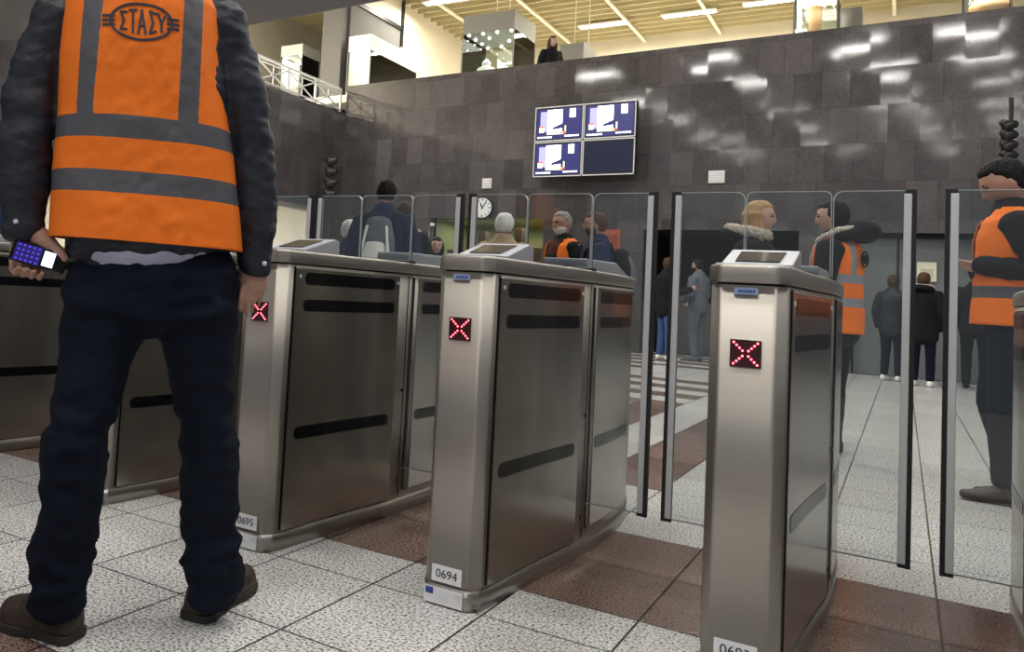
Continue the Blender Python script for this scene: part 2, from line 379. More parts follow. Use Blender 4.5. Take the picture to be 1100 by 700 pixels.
# ceiling: slats across, beams in depth
c = MB()
y = 1.5
while y < FY:
    c.box(-17.3, 8, y, y+.05, CEIL-.24, CEIL, 0); y += .47
c.box(-17.5, 8.5, -8, FY+.3, CEIL+.25, CEIL+.35, 1)
for x in (-11.9, -9.6, -7.3, -5.0, -2.7, -.4, 1.9): c.box(x, x+.09, 1.5, FY, CEIL-.36, CEIL-.30, 2)
struct(c.build('ceiling', [M['slat'], M['slatback'], M['beam']]))
s = MB(); s.prism([(-12.4, 7.0), (-6.72, 8.30), (-4.44, 8.17), (-3.3, 8.1), (-3.3, -6), (-12.4, -6)], 4.2, 5.0)
struct(s.build('ceiling_soffit', M['soffit']))
# ceiling fixtures
fx = [(x, y) for x, y in HALL_LIGHTS if True]
gal = [atZ(648, 27, CEIL-.36)/U, atZ(740, 15, CEIL-.36)/U, atZ(480, 1, CEIL-.36)/U, atZ(830, 2, CEIL-.36)/U]
names = ['lit strip light on the slatted ceiling, left of the two bright strips over the gallery', 'lit strip light on the slatted ceiling, nearer the middle of the picture over the gallery',
         'lit strip light at the top edge above the hanging grey display case', 'lit strip light at the top edge beside the clay jar case']
def strip(x, y, label, group=None):
    t = thing('ceiling_light', label, 'ceiling light', (x, y, CEIL-.36), 0, group)
    m = MB(); m.box(-.72, .72, -.12, .12, -.015, .0); m.build('diffuser', M['lamp'], t)
    m = MB(); m.box(-.76, .76, -.2, .2, .001, .05); m.build('housing', M['beam'], t)
for p, n in zip(gal, names):
    strip(p.x, p.y, n, 'strip lights on the slatted ceiling'); area('gallery_light', (p.x, p.y, CEIL-.42), (1.4, .3), 130, (0, 0, 0), (1, .95, .82))
for (x, y) in HALL_LIGHTS:
    strip(x, y, 'strip light on the slatted ceiling above the hall, out of the picture', 'strip lights above the hall')
for x, y in ((-9, 23.5), (-3, 23.5), (2, 23.5)): area('gallery_light', (x, y, CEIL-.42), (2, .4), 110, (0, 0, 0), (1, .95, .82))
area('gallery_light', (-15, 14, CEIL-.5), (2, 4), 600, (0, 0, 0), (1, .95, .82))

# railing on the left wall
t = thing('balcony_railing', 'pale metal balcony railing with crossed bars on top of the left granite wall', 'railing', (X0-.1, 0, 5.66))
m = MB(); ya, yb = 6.0, YC-.15; nb = 11; st = (yb-ya)/nb
m.box(-.03, .03, ya, yb, .62, .67); m.box(-.02, .02, ya, yb, .07, .10); m.box(-.02, .02, ya, yb, .54, .565); m.build('rail', M['railing'], t)
for k in range(nb+1):
    m = MB(); m.box(-.025, .025, ya+k*st-.03, ya+k*st+.03, 0, .62); m.build('post', M['railing'], t)
for k in range(nb):
    m = MB(); y0, y1 = ya+k*st+.05, ya+(k+1)*st-.05
    m.bar((0, y0, .1), (0, y1, .54), .03); m.bar((0, y0, .54), (0, y1, .1), .03); m.bar((0, (y0+y1)/2, .1), (0, (y0+y1)/2, .54), .02)
    m.build('crossed_panel', M['railing'], t)

# ================================================================== VITRINES on the gallery
def vitrine(X, Y, w, d, ztop, zbox, label, mats=('whitebox', 'vglass'), rods=True, zb=6.2, group='display cases on the upper gallery', lit=True, nx=4):
    t = thing('display_case', label, 'display case', (X, Y, zb), 0, group)
    m = MB(); m.box(-w/2, w/2, -d/2, d/2, zbox-zb, ztop-zb); m.build('top_box', M[mats[0]], t)
    m = MB(); m.box(-w/2, w/2, -d/2, d/2, 0, .25); m.build('base', M['whitebox'], t)
    g_ = MB(); e = .012
    for (x0, x1, y0, y1) in ((-w/2, w/2, -d/2, -d/2+e), (-w/2, w/2, d/2-e, d/2), (-w/2, -w/2+e, -d/2+e, d/2-e), (w/2-e, w/2, -d/2+e, d/2-e)):
        g_.box(x0, x1, y0, y1, .25, zbox-zb)
    g_.build('glass_pane', M['vglass'], t)
    m = MB()
    for sx_ in (-1, 1):
        for sy_ in (-1, 1): m.box(sx_*w/2-.012, sx_*w/2+.012, sy_*d/2-.012, sy_*d/2+.012, .25, zbox-zb)
    m.build('corner_joint', M['greybox'], t)
    if w < 1.0 and lit:
        m = MB(); m.box(-w/2+.02, -w/2+.05, -d/2+.02, d/2-.02, .25, zbox-zb); m.build('back_panel', M['creamb'], t)
    if lit:
        ny = max(2, int(d/w*nx)) if d > w else max(2, int(nx*d/w+.5))
        m = MB()
        for i in range(nx):
            for j in range(ny):
                if 0 < i < nx-1 and 0 < j < ny-1 and (i+j) % 2: continue
                x = -w/2+.12+(w-.24)*i/(nx-1); y = -d/2+.12+(d-.24)*j/max(1, ny-1)
                m.lathe((x, y, zbox-zb-.035), [(.028, 0), (.034, .03)], 8)
        m.build('spotlight', M['spot'], t)
        area('case_light', (X, Y, zbox-.06), (w*.8, d*.8), 28, (0, 0, 0), (1, .96, .86))
    if rods:
        m = MB(); m.tube((-.1, 0, ztop-zb), (-.1, 0, CEIL-.36-zb), .012); m.tube((.25, 0, ztop-zb), (.25, 0, CEIL-.36-zb), .015); m.build('hanging_rod', M['beam'], t)
    return t
# case 2 : large hanging grey case
Y2 = 20.4
p0, p1 = atY(497, 45, Y2)/U, atY(552, 40, Y2)/U; zt = (atY(497, 18, Y2)/U).z; zb_ = (atY(497, 37, Y2)/U).z
w2 = p1.x-p0.x; d2 = 1.5
V2 = vitrine((p0.x+p1.x)/2, Y2+d2/2, w2, d2, zt, zb_, 'tall glass display case with a dark grey top hanging above the granite wall', mats=('greybox', 'vglass'))
m = MB(); m.lathe((0, 0, 0), [(.30, 0), (.32, .25), (.22, .45), (.1, .5), (.12, .6), (.02, .7)], 16)
o = m.build('museum_model', M['whitebox']); o.location = Vector(((p0.x+p1.x)/2-.22, Y2+.5, 6.45))*U; tag(o, 'small white model inside the dark-topped hanging display case', 'exhibit')
m = MB(); m.hexa([(-.35, -.05, 0), (.35, -.05, 0), (.35, .05, 0), (-.35, .05, 0), (-.35, -.05, .85), (.35, -.05, .22), (.35, .05, .22), (-.35, .05, .85)])
o = m.build('sloped_board', M['whitebox']); o.location = Vector(((p0.x+p1.x)/2+.2, Y2+1.1, 6.45))*U; tag(o, 'white sloped board inside the dark-topped hanging display case', 'board')
# case 1 : long white case receding
p0 = atY(375, 45, 20.3)/U; p1 = atY(399, 40, 20.3)/U
xr = p1.x; yf = (atX(448, 65, xr)/U).y; zt = (atY(400, 36, 20.3)/U).z; zb_ = (atY(400, 53, 20.3)/U).z
vitrine((p0.x+p1.x)/2, (20.3+yf)/2, p1.x-p0.x, yf-20.3, zt, zb_, 'long glass display case with a white lit top beside the grey column', nx=3, rods=False)
# faint case behind the railing
p0 = atX(324, 70, -15)/U; p1 = atX(343, 75, -15)/U
vitrine(-15.4, (p0.y+p1.y)/2, .8, p1.y-p0.y, (atX(324, 46, -15)/U).z, (atX(324, 58, -15)/U).z, 'small pale glass display case seen through the balcony railing', zb=5.5, rods=False, nx=2)
# case 3 : closed grey cabinet
p0, p1 = atY(602, 50, 21)/U, atY(627, 50, 21)/U
vitrine((p0.x+p1.x)/2, 21.5, p1.x-p0.x, 1.0, (atY(602, 48, 21)/U).z, 6.8, 'plain dark grey box case right of the woman on the gallery', mats=('greybox', 'vglass'), rods=True, lit=False)
# case 4 with jar
p0, p1 = atY(853, 20, 20.2)/U, atY(899, 20, 20.2)/U
vitrine((p0.x+p1.x)/2, 20.7, p1.x-p0.x, 1.0, 8.3, 7.62, 'glass display case holding a tall clay jar above the granite wall')
j0, j1 = atY(869, 20, 20.6)/U, atY(883, 20, 20.6)/U; jt = (atY(876, 7, 20.6)/U).z
m = MB(); r = (j1.x-j0.x)/2; h = jt-6.45
m.lathe((0, 0, 0), [(r*.5, 0), (r*.8, h*.15), (r, h*.55), (r*1.0, h*.8), (r*.95, h*.93), (r*1.25, h*.96), (r*1.25, h)], 20)
o = m.build('clay_jar', M['terracotta'], smooth=True); o.location = Vector(((j0.x+j1.x)/2, 20.6, 6.45))*U; tag(o, 'tall ochre clay jar standing in a glass display case', 'jar')
p0, p1 = atY(903, 20, 21.5)/U, atY(926, 20, 21.5)/U
m = MB(); m.box(p0.x, p1.x, 21.5, 22.1, 6.2, (atY(915, 8, 21.5)/U).z); tag(m.build('information_cabinet', M['greybox']), 'plain grey-brown cabinet just right of the clay jar case', 'cabinet')
# case 5
p0, p1 = atY(1037, 5, 19.9)/U, atY(1087, 3, 19.9)/U
vitrine((p0.x+p1.x)/2, 20.4, p1.x-p0.x, 1.0, 8.3, 7.55, 'glass display case at the top right corner above the granite wall')
m = MB(); m.lathe((0, 0, 0), [(.15, 0), (.34, .2), (.38, .45), (.27, .62), (.2, .66), (.24, .72)], 20)
o = m.build('clay_pot', M['terracotta'], smooth=True); o.location = Vector(((p0.x+p1.x)/2+.05, 20.4, 6.45))*U; tag(o, 'round pale clay pot in the display case at the top right corner', 'pot')

# ================================================================== fittings on the back wall
def onwall(px, py, off=0): X = XW(px, py); return Vector((X, WY(X)-off, ZW(px, py)))
WR = math.atan(-.07)         # rotation of the wall about z
# monitors
mon = [(584, 120, 634, 116, 635, 154, 583, 157), (636, 115, 690, 111, 689, 151, 635, 154), (583, 158, 635, 155, 634, 190, 581, 193), (636, 155, 689, 152, 688, 190, 635, 192)]
Msc = {'navy': mat('screen_navy', (.01, .01, .03), .2, emit=(.03, .03, .12), estr=1.2), 'wht': mat('screen_white', (.1, .1, .1), .2, emit=(.9, .95, 1), estr=2.6),
       'yel': mat('screen_yellow', (.1, .1, .05), .2, emit=(.95, .9, .45), estr=1.6), 'red': mat('screen_red', (.1, .02, .02), .2, emit=(.8, .12, .08), estr=1.2),
       'vio': mat('screen_violet', (.05, .05, .1), .2, emit=(.35, .33, .75), estr=1.5), 'off': mat('screen_off', (.02, .02, .024), .12)}
mlab = ['lit monitor, upper left of the four on the granite wall', 'lit monitor, upper right of the four on the granite wall', 'lit monitor, lower left of the four on the granite wall', 'switched-off dark monitor, lower right of the four on the granite wall']
cx = [onwall(583, 150, .5), onwall(635.5, 150, .5), onwall(690, 150, .5)]; zz = [onwall(600, 119, .5).z, onwall(600, 156.5, .5).z, onwall(600, 192, .5).z]
W = (cx[2].x-cx[0].x)/2; zt_ = 5.26; H_ = .79
for k in range(4):
    i, j = k % 2, k//2
    X = cx[0].x+W*(i+.5); Zc = zt_-H_*(j+.5)
    t = thing('monitor', mlab[k], 'monitor', (X, WY(X)-.55, Zc-H_/2), WR, 'monitors on the granite wall')
    m = MB(); w_, h_ = W-.015, H_-.015
    m.box(-w_/2, w_/2, 0, .16, 0.008, h_); m.build('casing', M['blackmetal'], t)
    m = MB(); 
    for q in ((-w_/2, w_/2, .008, .03), (-w_/2, w_/2, h_-.015, h_+.005), (-w_/2, -w_/2+.018, .008, h_), (w_/2-.018, w_/2, .008, h_)): m.box(q[0], q[1], -.012, .01, q[2], q[3])
    m.build('bezel', M['alu'], t)
    m = MB(); fx_ = lambda f: -w_/2+.045+(w_-.09)*f; fz_ = lambda f: .06+(h_-.11)*f
    def R_(mb, a, b, c_, d_, mi, off): mb.box(fx_(a), fx_(b), -off, -off+.002, fz_(c_), fz_(d_), mi)
    if k == 3: R_(m, 0, 1, 0, 1, 0, .004); m.build('screen', M['screen'], t)
    else:
        R_(m, 0, 1, 0, 1, 0, .004); R_(m, .08, .24, .25, .92, 4, .006); R_(m, .24, .58, .22, .97, 1, .008)
        R_(m, .24, .62, .14, .22, 2, .008); R_(m, .06, .17, .22, .40, 2, .010); R_(m, .07, .17, .38, .43, 3, .012)
        m.face([(fx_(.36), -.012, fz_(.30)), (fx_(.6), -.012, fz_(.34)), (fx_(.66), -.012, fz_(.62)), (fx_(.56), -.012, fz_(.48)), (fx_(.38), -.012, fz_(.38))], 0)
        R_(m, .55, .68, .16, .2, 3, .012); R_(m, .64, .67, .22, .42, 2, .012); R_(m, .74, .87, .68, .97, 1, .008)
        for q in range(6): R_(m, .02+q*.058, .065+q*.058, .03, .08, 1, .008)
        for q in range(5): R_(m, .64+q*.066, .69+q*.066, .05+.0*q, .10, 1, .008)
        m.build('screen', [Msc['navy'], Msc['wht'], Msc['yel'], Msc['red'], Msc['vio']], t)
    m = MB(); m.box(-.06, .06, .16, .52, h_*.4, h_*.6); m.build('bracket', M['blackmetal'], t)
# clock
p = onwall(520, 223.5); t = thing('wall_clock', 'round white wall clock with black hands on the granite wall', 'clock', (p.x, p.y, p.z), WR)
def disc(mb, r, y0, y1, n=32): mb.loft([[(r*math.cos(a*2*PI/n), yy, r*math.sin(a*2*PI/n)) for a in range(n)] for yy in (y0, y1)])
m = MB(); disc(m, .255, -.09, 0); m.build('case', M['blackmetal'], t)
m = MB(); disc(m, .235, -.10, -.088); m.build('dial', M['clockface'], t)
m = MB()
for k in range(12):
    a = k*PI/6; m.bar((.17*math.sin(a), -.102, .17*math.cos(a)), (.215*math.sin(a), -.102, .215*math.cos(a)), .018 if k % 3 else .03, .004, up=(0, 1, 0))
m.build('hour_marks', M['blackmetal'], t)
for a, l, wd in ((-.45, .12, .03), (.62, .18, .02)):
    m = MB(); m.bar((-.03*math.sin(a), -.106, -.03*math.cos(a)), (l*math.sin(a), -.106, l*math.cos(a)), wd, .004, up=(0, 1, 0)); m.build('hand', M['blackmetal'], t)
# grilles
for (x, y, w_, h_, lab) in ((523.5, 197, .24, .24, 'small white vent grille on the granite wall left of the monitors'), (770, 190, .30, .25, 'small white vent grille on the granite wall right of the monitors')):
    p = onwall(x, y); t = thing('vent_grille', lab, 'vent', (p.x, p.y, p.z), WR, 'vent grilles on the granite wall')
    m = MB(); m.box(-w_/2, w_/2, -.03, 0, -h_/2, h_/2); m.build('backing', M['alu'], t)
    m = MB()
    for k in range(5): m.box(-w_/2+.02, w_/2-.02, -.045, -.03, -h_/2+.03+k*h_*.18, -h_/2+.05+k*h_*.18)
    m.build('slats', M['whitebox'], t)
# notices
for (x, y, w_, h_, mm, nm, lab, off) in ((657, 259, .38, .5, mat('red_brown_poster', (.30, .07, .03), .5), 'poster', 'red-brown poster on the granite wall behind the young bearded man', 0), (996, 291, .28, .34, mat('cream_notice', (.72, .70, .55), .5), 'notice', 'cream paper notice on the grey door', -.30)):
    p = onwall(x, y); m = MB(); m.box(-w_/2, w_/2, -.02, 0, -h_/2, h_/2)
    m.box(-w_/2+.05, w_/2-.05, -.023, -.02, -h_/2+.08, h_/2-.12, 1)
    o = m.build(nm, [mm, mat(nm+'_print', tuple(c*.6 for c in mm.diffuse_color[:3]) if False else ((.2, .04, .02) if nm == 'poster' else (.5, .5, .38)), .5)]); o.location = Vector((p.x, p.y-off, p.z))*U; o.rotation_euler = (0, 0, WR); tag(o, lab, 'sign')
# pale veneer pier behind the two bearded men is part of the wall; stacked black spotlights on poles
for (x, ys_, yb_, lab) in ((358, 166, 214, 'stack of black spotlights on a pole in the left corner of the granite walls'), (1086, 128, 172, 'stack of black spotlights on a pole near the right edge of the granite wall')):
    if x < 500: a_ = atY(x+1, ys_, 18.2)/U; b_ = atY(x, yb_, 18.2)/U
    else: a_ = atY(x, ys_, 17.6)/U; b_ = atY(x, yb_, 17.6)/U
    t = thing('spotlight_stack', lab, 'spotlight', (a_.x, a_.y, 0), 0, 'spotlight stacks')
    m = MB(); m.tube((0, 0, 0), (0, 0, a_.z+.35), .03); m.build('pole', M['blackmetal'], t)
    n = 4
    for k in range(n):
        z = b_.z+(a_.z-b_.z)*(k+.5)/n
        m = MB(); q_ = .8 if x < 500 else .55
        m.lathe((.03, 0, z), [(.05*q_, .12*q_), (.12*q_, .05*q_), (.135*q_, -.2*q_), (.12*q_, -.26*q_), (.03*q_, -.26*q_)], 14, axis=(.75, .3, .35 if k % 2 else .2)); m.lathe((-.03, 0, z), [(.02*q_, -.05*q_), (.1*q_, .0), (.1*q_, .2*q_), (.02*q_, .24*q_)], 12, axis=(-.6, -.5, .2))
        m.build('lamp_head', M['blackmetal'], t, smooth=True)

# ================================================================== TICKET GATES
YD = 3.58
PLAN = [(-.95, .078), (-.88, .099), (-.52, .117), (-.28, .134), (-.12, .147), (0, .152), (.25, .153), (.45, .148), (.60, .138), (.72, .124), (.82, .102), (.88, .078)]
def hw(y):
    for (a, b), (c_, d_) in zip(PLAN, PLAN[1:]):
        if a <= y <= c_: return b+(d_-b)*(y-a)/(c_-a)
    return PLAN[0][1] if y < 0 else PLAN[-1][1]
def outline(off=0.0):
    pts = []
    # front face with rounded corners
    F = -.952; r = .030; w_ = .095
    right = [(.060, F), (.0655, F+.0002), (.0695, F+.0022), (.0725, F+.006), (.0905, F+.034), (.0935, F+.039), (.0955, F+.045)]
    ys_ = [-.90+k*(1.74/36) for k in range(37)]
    right += [(hw(y), y) for y in ys_]
    right += [(.092, .868), (.070, .90), (.045, .915)]
    full = right+[(-x, y) for x, y in right[::-1]]
    if off:
        out = []
        n = len(full)
        for i in range(n):
            a = Vector(full[i-1]); b = Vector(full[(i+1) % n]); d = (b-a).normalized(); nrm = Vector((d.y, -d.x)); out.append(tuple(Vector(full[i])+nrm*off))
        return out
    return full
def ringz(off, z): return [(x, y, z) for x, y in outline(off)]
def side_strip(mb, sgn, y0, y1, z0, z1, off, rnd=True, n=28, mi=0):
    r = (z1-z0)/2; zc = (z0+z1)/2; cols = []
    for k in range(n+1):
        if rnd:
            tt = k/n; y = y0+(y1-y0)*(.5-.5*math.cos(PI*tt)); e = min(y-y0, y1-y)
            h_ = r if e >= r else math.sqrt(max(0, r*r-(r-e)**2)); h_ = max(h_, .0005)
        else: y = y0+(y1-y0)*k/n; h_ = r
        cols.append((y, zc-h_, zc+h_))
    for (ya, a0, a1), (yb, b0, b1) in zip(cols, cols[1:]):
        xa, xb = sgn*(hw(ya)+off), sgn*(hw(yb)+off); ia, ib = sgn*(hw(ya)-.004), sgn*(hw(yb)-.004)
        mb.hexa([(ia, ya, a0), (xa, ya, a0), (xb, yb, b0), (ib, yb, b0), (ia, ya, a1), (xa, ya, a1), (xb, yb, b1), (ib, yb, b1)], mi)
def make_cabinet():
    t = thing('ticket_gate', 'x', 'ticket gate')
    m = MB(); m.loft([ringz(.004, 0), ringz(.004, .066)]); m.build('plinth', M['plinth'], t)
    m = MB(); m.loft([ringz(0, .066), ringz(0, 1.072)]); o = m.build('cabinet_body', M['steel'], t, smooth=True)
    m = MB(); m.loft([ringz(-.012, 1.068), ringz(-.012, 1.078)]); m.build('shadow_gap', M['black'], t)
    m = MB(); m.loft([ringz(.004, 1.078), ringz(.006, 1.082), ringz(.006, 1.118), ringz(.003, 1.125), ringz(-.004, 1.128)]); m.build('lid', M['steel'], t, smooth=True)
    for q in t.children if False else kids(t):
        if q.name.startswith(('cabinet_body', 'lid', 'plinth')):
            for p_ in q.data.polygons: p_.use_smooth = len(p_.vertices) == 4
    for sg in (1, -1):
        m = MB(); side_strip(m, sg, -.872, -.125, .074, 1.060, .0022, False); p_ = m.build('side_panel', M['steel_side'], t)
        m = MB(); side_strip(m, sg, .05, .80, .10, 1.060, .0022, False); p2 = m.build('side_panel', M['steel_side'], t)
        for (z0, z1, ya, yb) in ((.998, 1.047, -.815, -.165), (.895, .942, -.818, -.160), (.406, .454, -.83, -.165)):
            m = MB(); side_strip(m, sg, ya, yb, z0, z1, .0034); m.build('sensor_slot', M['black'], p_)
        for (z0, z1, ya, yb) in ((.998, 1.047, .09, .66), (.895, .942, .09, .66), (.406, .454, .07, .64)):
            m = MB(); side_strip(m, sg, ya, yb, z0, z1, .0034); m.build('sensor_slot', M['black'], p2)
        m = MB(); side_strip(m, sg, -.008, .012, .10, 1.06, .0030, False, 4); m.build('door_slot', M['black'], t)
        for ya_, yb_ in ((-.045, -.041), (-.881, -.875)):
            m = MB(); side_strip(m, sg, ya_, yb_, .075, 1.066, .0018, False, 2); m.build('panel_joint', M['black'], t)
        for (y_, z_) in ((-.845, 1.03), (-.14, 1.03), (-.06, .55), (-.06, .15)):
            m = MB(); side_strip(m, sg, y_-.006, y_+.006, z_-.007, z_+.007, .005, True, 6)
            m.build('lock', M['alu'] if z_ > 1 else M['black'], t)
    # readers on the lid
    def wedge(name, y0, y1, y2, z1, w0, w1, flip, m0, scr):
        r_ = MB(); sgn = -1 if flip else 1; ycent = (y0+y1)/2
        prof = [(y0, 1.126), (y0, 1.134), (y0+(y1-y0)*.30, 1.137), (y1, z1), (y2, z1-.006), (y2+.005*sgn, 1.126)]
        r_.loft([[(-(w0 if i < 2 else w1), y, z) for i, (y, z) in enumerate(prof)], [((w0 if i < 2 else w1), y, z) for i, (y, z) in enumerate(prof)]])
        r_ = r_.build(name, m0, t, bevel=.004)
        if scr:
            s_ = MB(); f = lambda k: (y0+(y1-y0)*(.3+.7*k), 1.137+(z1-1.137)*k)
            a, b = f(.12), f(.80)
            s_.hexa([(-w0*.62, a[0], a[1]-.002), (w0*.62, a[0], a[1]-.002), (w1*.66, b[0], b[1]-.002), (-w1*.66, b[0], b[1]-.002), (-w0*.62, a[0], a[1]+.0035), (w0*.62, a[0], a[1]+.0035), (w1*.66, b[0], b[1]+.0035), (-w1*.66, b[0], b[1]+.0035)])
            s_.build('reader_screen', M['screen'], r_)
    wedge('card_reader', 2.69-YD, 2.98-YD, 3.02-YD, 1.190, .092, .092, False, M['plastic'], True)
    wedge('card_reader', 4.40-YD, 4.12-YD, 3.66-YD, 1.186, .085, .092, True, M['plastic'], True)
    m = MB(); m.box(-.152, .152, -.035, .010, 1.127, 1.136); m.build('pane_clamp', M['rubber'], t)
    # red cross indicator on the front
    F = -.952
    m = MB(); m.box(-.038, .038, F-.003, F+.004, .851, .924); led = m.build('indicator', M['ledback'], t)
    m = MB()
    for k in range(-4, 5):
        if k == 0: continue
        for s_ in (-1, 1):
            m.ball((k*.0072, F-.0045, .8875+s_*k*.0072), (.0028, .0025, .0032), 5)
    m.build('red_cross', M['led'], led)
    m = MB(); m.box(-.032, .026, F-.002, F+.002, 1.058-.012, 1.078-.013); st_ = m.build('blue_label', M['bluelabel'], t)
    m = MB()
    for k in range(7): m.box(-.022+k*.006, -.0178+k*.006, F-.003, F-.001, 1.051, 1.059)
    m.build('label_print', M['blueink'], st_)
    m = MB(); m.box(-.055, .048, F-.0025, F+.003, .075, .127); m.build('number_label', M['label'], t)
    # sticker wrapped low on the plinth
    m = MB(); m.box(-.078, .055, F-.0065, F, .006, .058); eu = m.build('notice_sticker', M['label'], t)
    m = MB(); m.box(-.072, -.045, F-.0075, F-.005, .034, .054); m.build('blue_flag', M['blueink'], eu)
    m = MB()
    for k in range(3): m.box(-.036, .022-k*.008, F-.0075, F-.006, .045-k*.010, .0465-k*.010)
    m.box(.028, .050, F-.0075, F-.006, .034, .050); m.build('print', M['alu'], eu)
    return t
cab0 = make_cabinet()
CAB = [(-.346, '0693', 'steel ticket gate cabinet numbered 0693, showing a red cross, nearest the right of the picture'),
       (-1.176, '0694', 'steel ticket gate cabinet numbered 0694 in the middle, showing a red cross'),
       (-1.996, '0695', 'steel ticket gate cabinet numbered 0695, at the standing man\'s right hand'),
       (-2.88, '', 'steel ticket gate cabinet seen between the legs of the man in jeans'),
       (-4.05, '', 'steel ticket gate cabinet at the left edge, left of the man in jeans'),
       (.474, '', 'steel ticket gate cabinet just entering at the right edge of the picture')]
gates = [cab0]+[copy_tree(cab0) for _ in CAB[1:]]
for i, (X, num, lab) in enumerate(CAB):
    o = gates[i]
    o.location = Vector((X, YD, 0))*U; tag(o, lab, 'ticket gate', 'steel ticket gates')
    for ch in kids(o):
        if ch.name.startswith('number_label'):
            if num:
                textmesh(num, .034, 'gate_number', M['labeltext'], ch, Vector((-.0035, -.9552, .1005))*U, (PI/2, 0, 0))
            else:
                textmesh({3: '0696', 4: '0697', 5: '0692'}[i], .034, 'gate_number', M['labeltext'], ch, Vector((-.0035, -.9552, .1005))*U, (PI/2, 0, 0))
# glass: centre panes and sliding leaves
def roundpane(mb, x0, x1, z0, z1, r, y0=-.006, y1=.006, corners=(0, 1), e=.0):
    pts = [(x0, z0), (x1, z0)]
    def arc(cx_, cz_, a0):
        for k in range(7):
            a = a0+k*PI/2/6; pts.append((cx_+r*math.cos(a), cz_+r*math.sin(a)))
    if 1 in corners: arc(x1-r, z1-r, 0)
    else: pts.append((x1, z1))
    if 0 in corners: arc(x0+r, z1-r, PI/2)
    else: pts.append((x0, z1))
    a = [mb.v((x, y0, z)) for x, z in pts]; b = [mb.v((x, y1, z)) for x, z in pts]; n = len(pts)
    cxm = (x0+x1)/2; czm = (z0+z1)/2; rw = .0026; kx = 1-2*rw/abs(x1-x0); kz = 1-2*rw/abs(z1-z0)
    for ring_, yy in ((a, y0), (b, y1)):
        inn = [mb.v((cxm+(x-cxm)*kx, yy, czm+(z-czm)*kz)) for x, z in pts]
        f = mb.bm.faces.new(inn); f.material_index = 0
        for i in range(n): f = mb.bm.faces.new((ring_[i], ring_[(i+1) % n], inn[(i+1) % n], inn[i])); f.material_index = 1  # pale rim on the face paints in the bright refracted edge line
    for i in range(n):
        f = mb.bm.faces.new((a[i], a[(i+1) % n], b[(i+1) % n], b[i])); f.material_index = 1
ZT = 1.443; ZB = .20
sc0 = None; txt = ['above gate cabinet 0693', 'above gate cabinet 0694', 'above gate cabinet 0695', 'above the cabinet behind the man in jeans', 'above the far left gate cabinet', 'above the cabinet at the right edge']
for i, (X, num, lab) in enumerate(CAB):
    t = thing('glass_screen', 'fixed clear glass pane with rounded corners '+txt[i], 'glass pane', (X, YD-.012, 1.137), 0, 'fixed glass panes on the ticket gates')
    m = MB(); roundpane(m, -.134, .134, 0, ZT-1.137, .02); m.build('pane', [M['glass'], M['edge']], t)
def leaf(xin, xout, lab, wb_=.0135, ww_=.0225):
    # xin at the cabinet, xout at the meeting edge
    s_ = 1 if xout > xin else -1
    t = thing('gate_leaf', lab, 'glass gate', (xin, YD-.012, ZB), 0, 'sliding glass leaves of the ticket gates')
    Wd = abs(xout-xin); H = ZT-ZB
    m = MB(); x1 = s_*(Wd-.03); T_ = wb_+ww_
    roundpane(m, min(0, x1), max(0, x1), 0, H, .03, corners=(0,) if s_ > 0 else (1,)); m.build('pane', [M['glass'], M['edge']], t)
    m = MB(); m.box(*sorted((s_*(Wd-T_), s_*(Wd-wb_))), -.012, .012, .004, H-.012); m.build('edge_profile', M['alu'], t, bevel=.002)
    m = MB(); m.box(*sorted((s_*(Wd-wb_), s_*Wd)), -.011, .011, -.008, H+.002); m.box(*sorted((s_*(Wd-T_), s_*(Wd-wb_))), -.009, .009, -.008, .004); m.box(*sorted((s_*(Wd-T_+.003), s_*(Wd-wb_))), -.009, .009, H-.012, H+.002)
    m.build('rubber_seal', M['rubber'], t)
gl = [(-.346, .474, .069, 'cabinet 0693', 'the right edge cabinet', .038), (-1.176, -.346, -.765, 'cabinet 0694', 'cabinet 0693', .026), (-1.996, -1.176, -1.594, 'cabinet 0695', 'cabinet 0694', .013),
      (-2.88, -1.996, -2.404, 'the second cabinet from the left', 'cabinet 0695', .007), (-4.05, -2.88, -3.43, 'the far left cabinet', 'the second cabinet from the left', .02)]
for a_, b_, g_, na, nb_, hg in gl:
    leaf(a_+.138, g_-hg, 'sliding glass gate leaf on the right side of '+na)
    leaf(b_-.138, g_+hg, 'sliding glass gate leaf on the left side of '+nb_)

# ================================================================== PEOPLE
def baked(o, voxel, sm=2):
    """voxel-remesh the overlapping shells of o into one continuous skin and smooth it"""
    r = o.modifiers.new('r', 'REMESH'); r.mode = 'VOXEL'; r.voxel_size = voxel; r.use_smooth_shade = True
    if sm: q = o.modifiers.new('s', 'SMOOTH'); q.factor = .5; q.iterations = sm
    bpy.context.view_layer.update(); dg = bpy.context.evaluated_depsgraph_get()
    me = bpy.data.meshes.new_from_object(o.evaluated_get(dg)); old = o.data; mats_ = [m for m in old.materials]
    o.modifiers.clear(); o.data = me; me.name = old.name; me.materials.clear()
    for m in mats_: me.materials.append(m)
    for p in me.polygons: p.use_smooth = True; p.material_index = 0
    bpy.data.meshes.remove(old)
def displace(o, fn):
    me = o.data; me.calc_loop_triangles() if False else None
    ns = [v.normal.copy() for v in me.vertices]
    for v, n in zip(me.vertices, ns): v.co += n*fn(v.co, n)
    me.update()
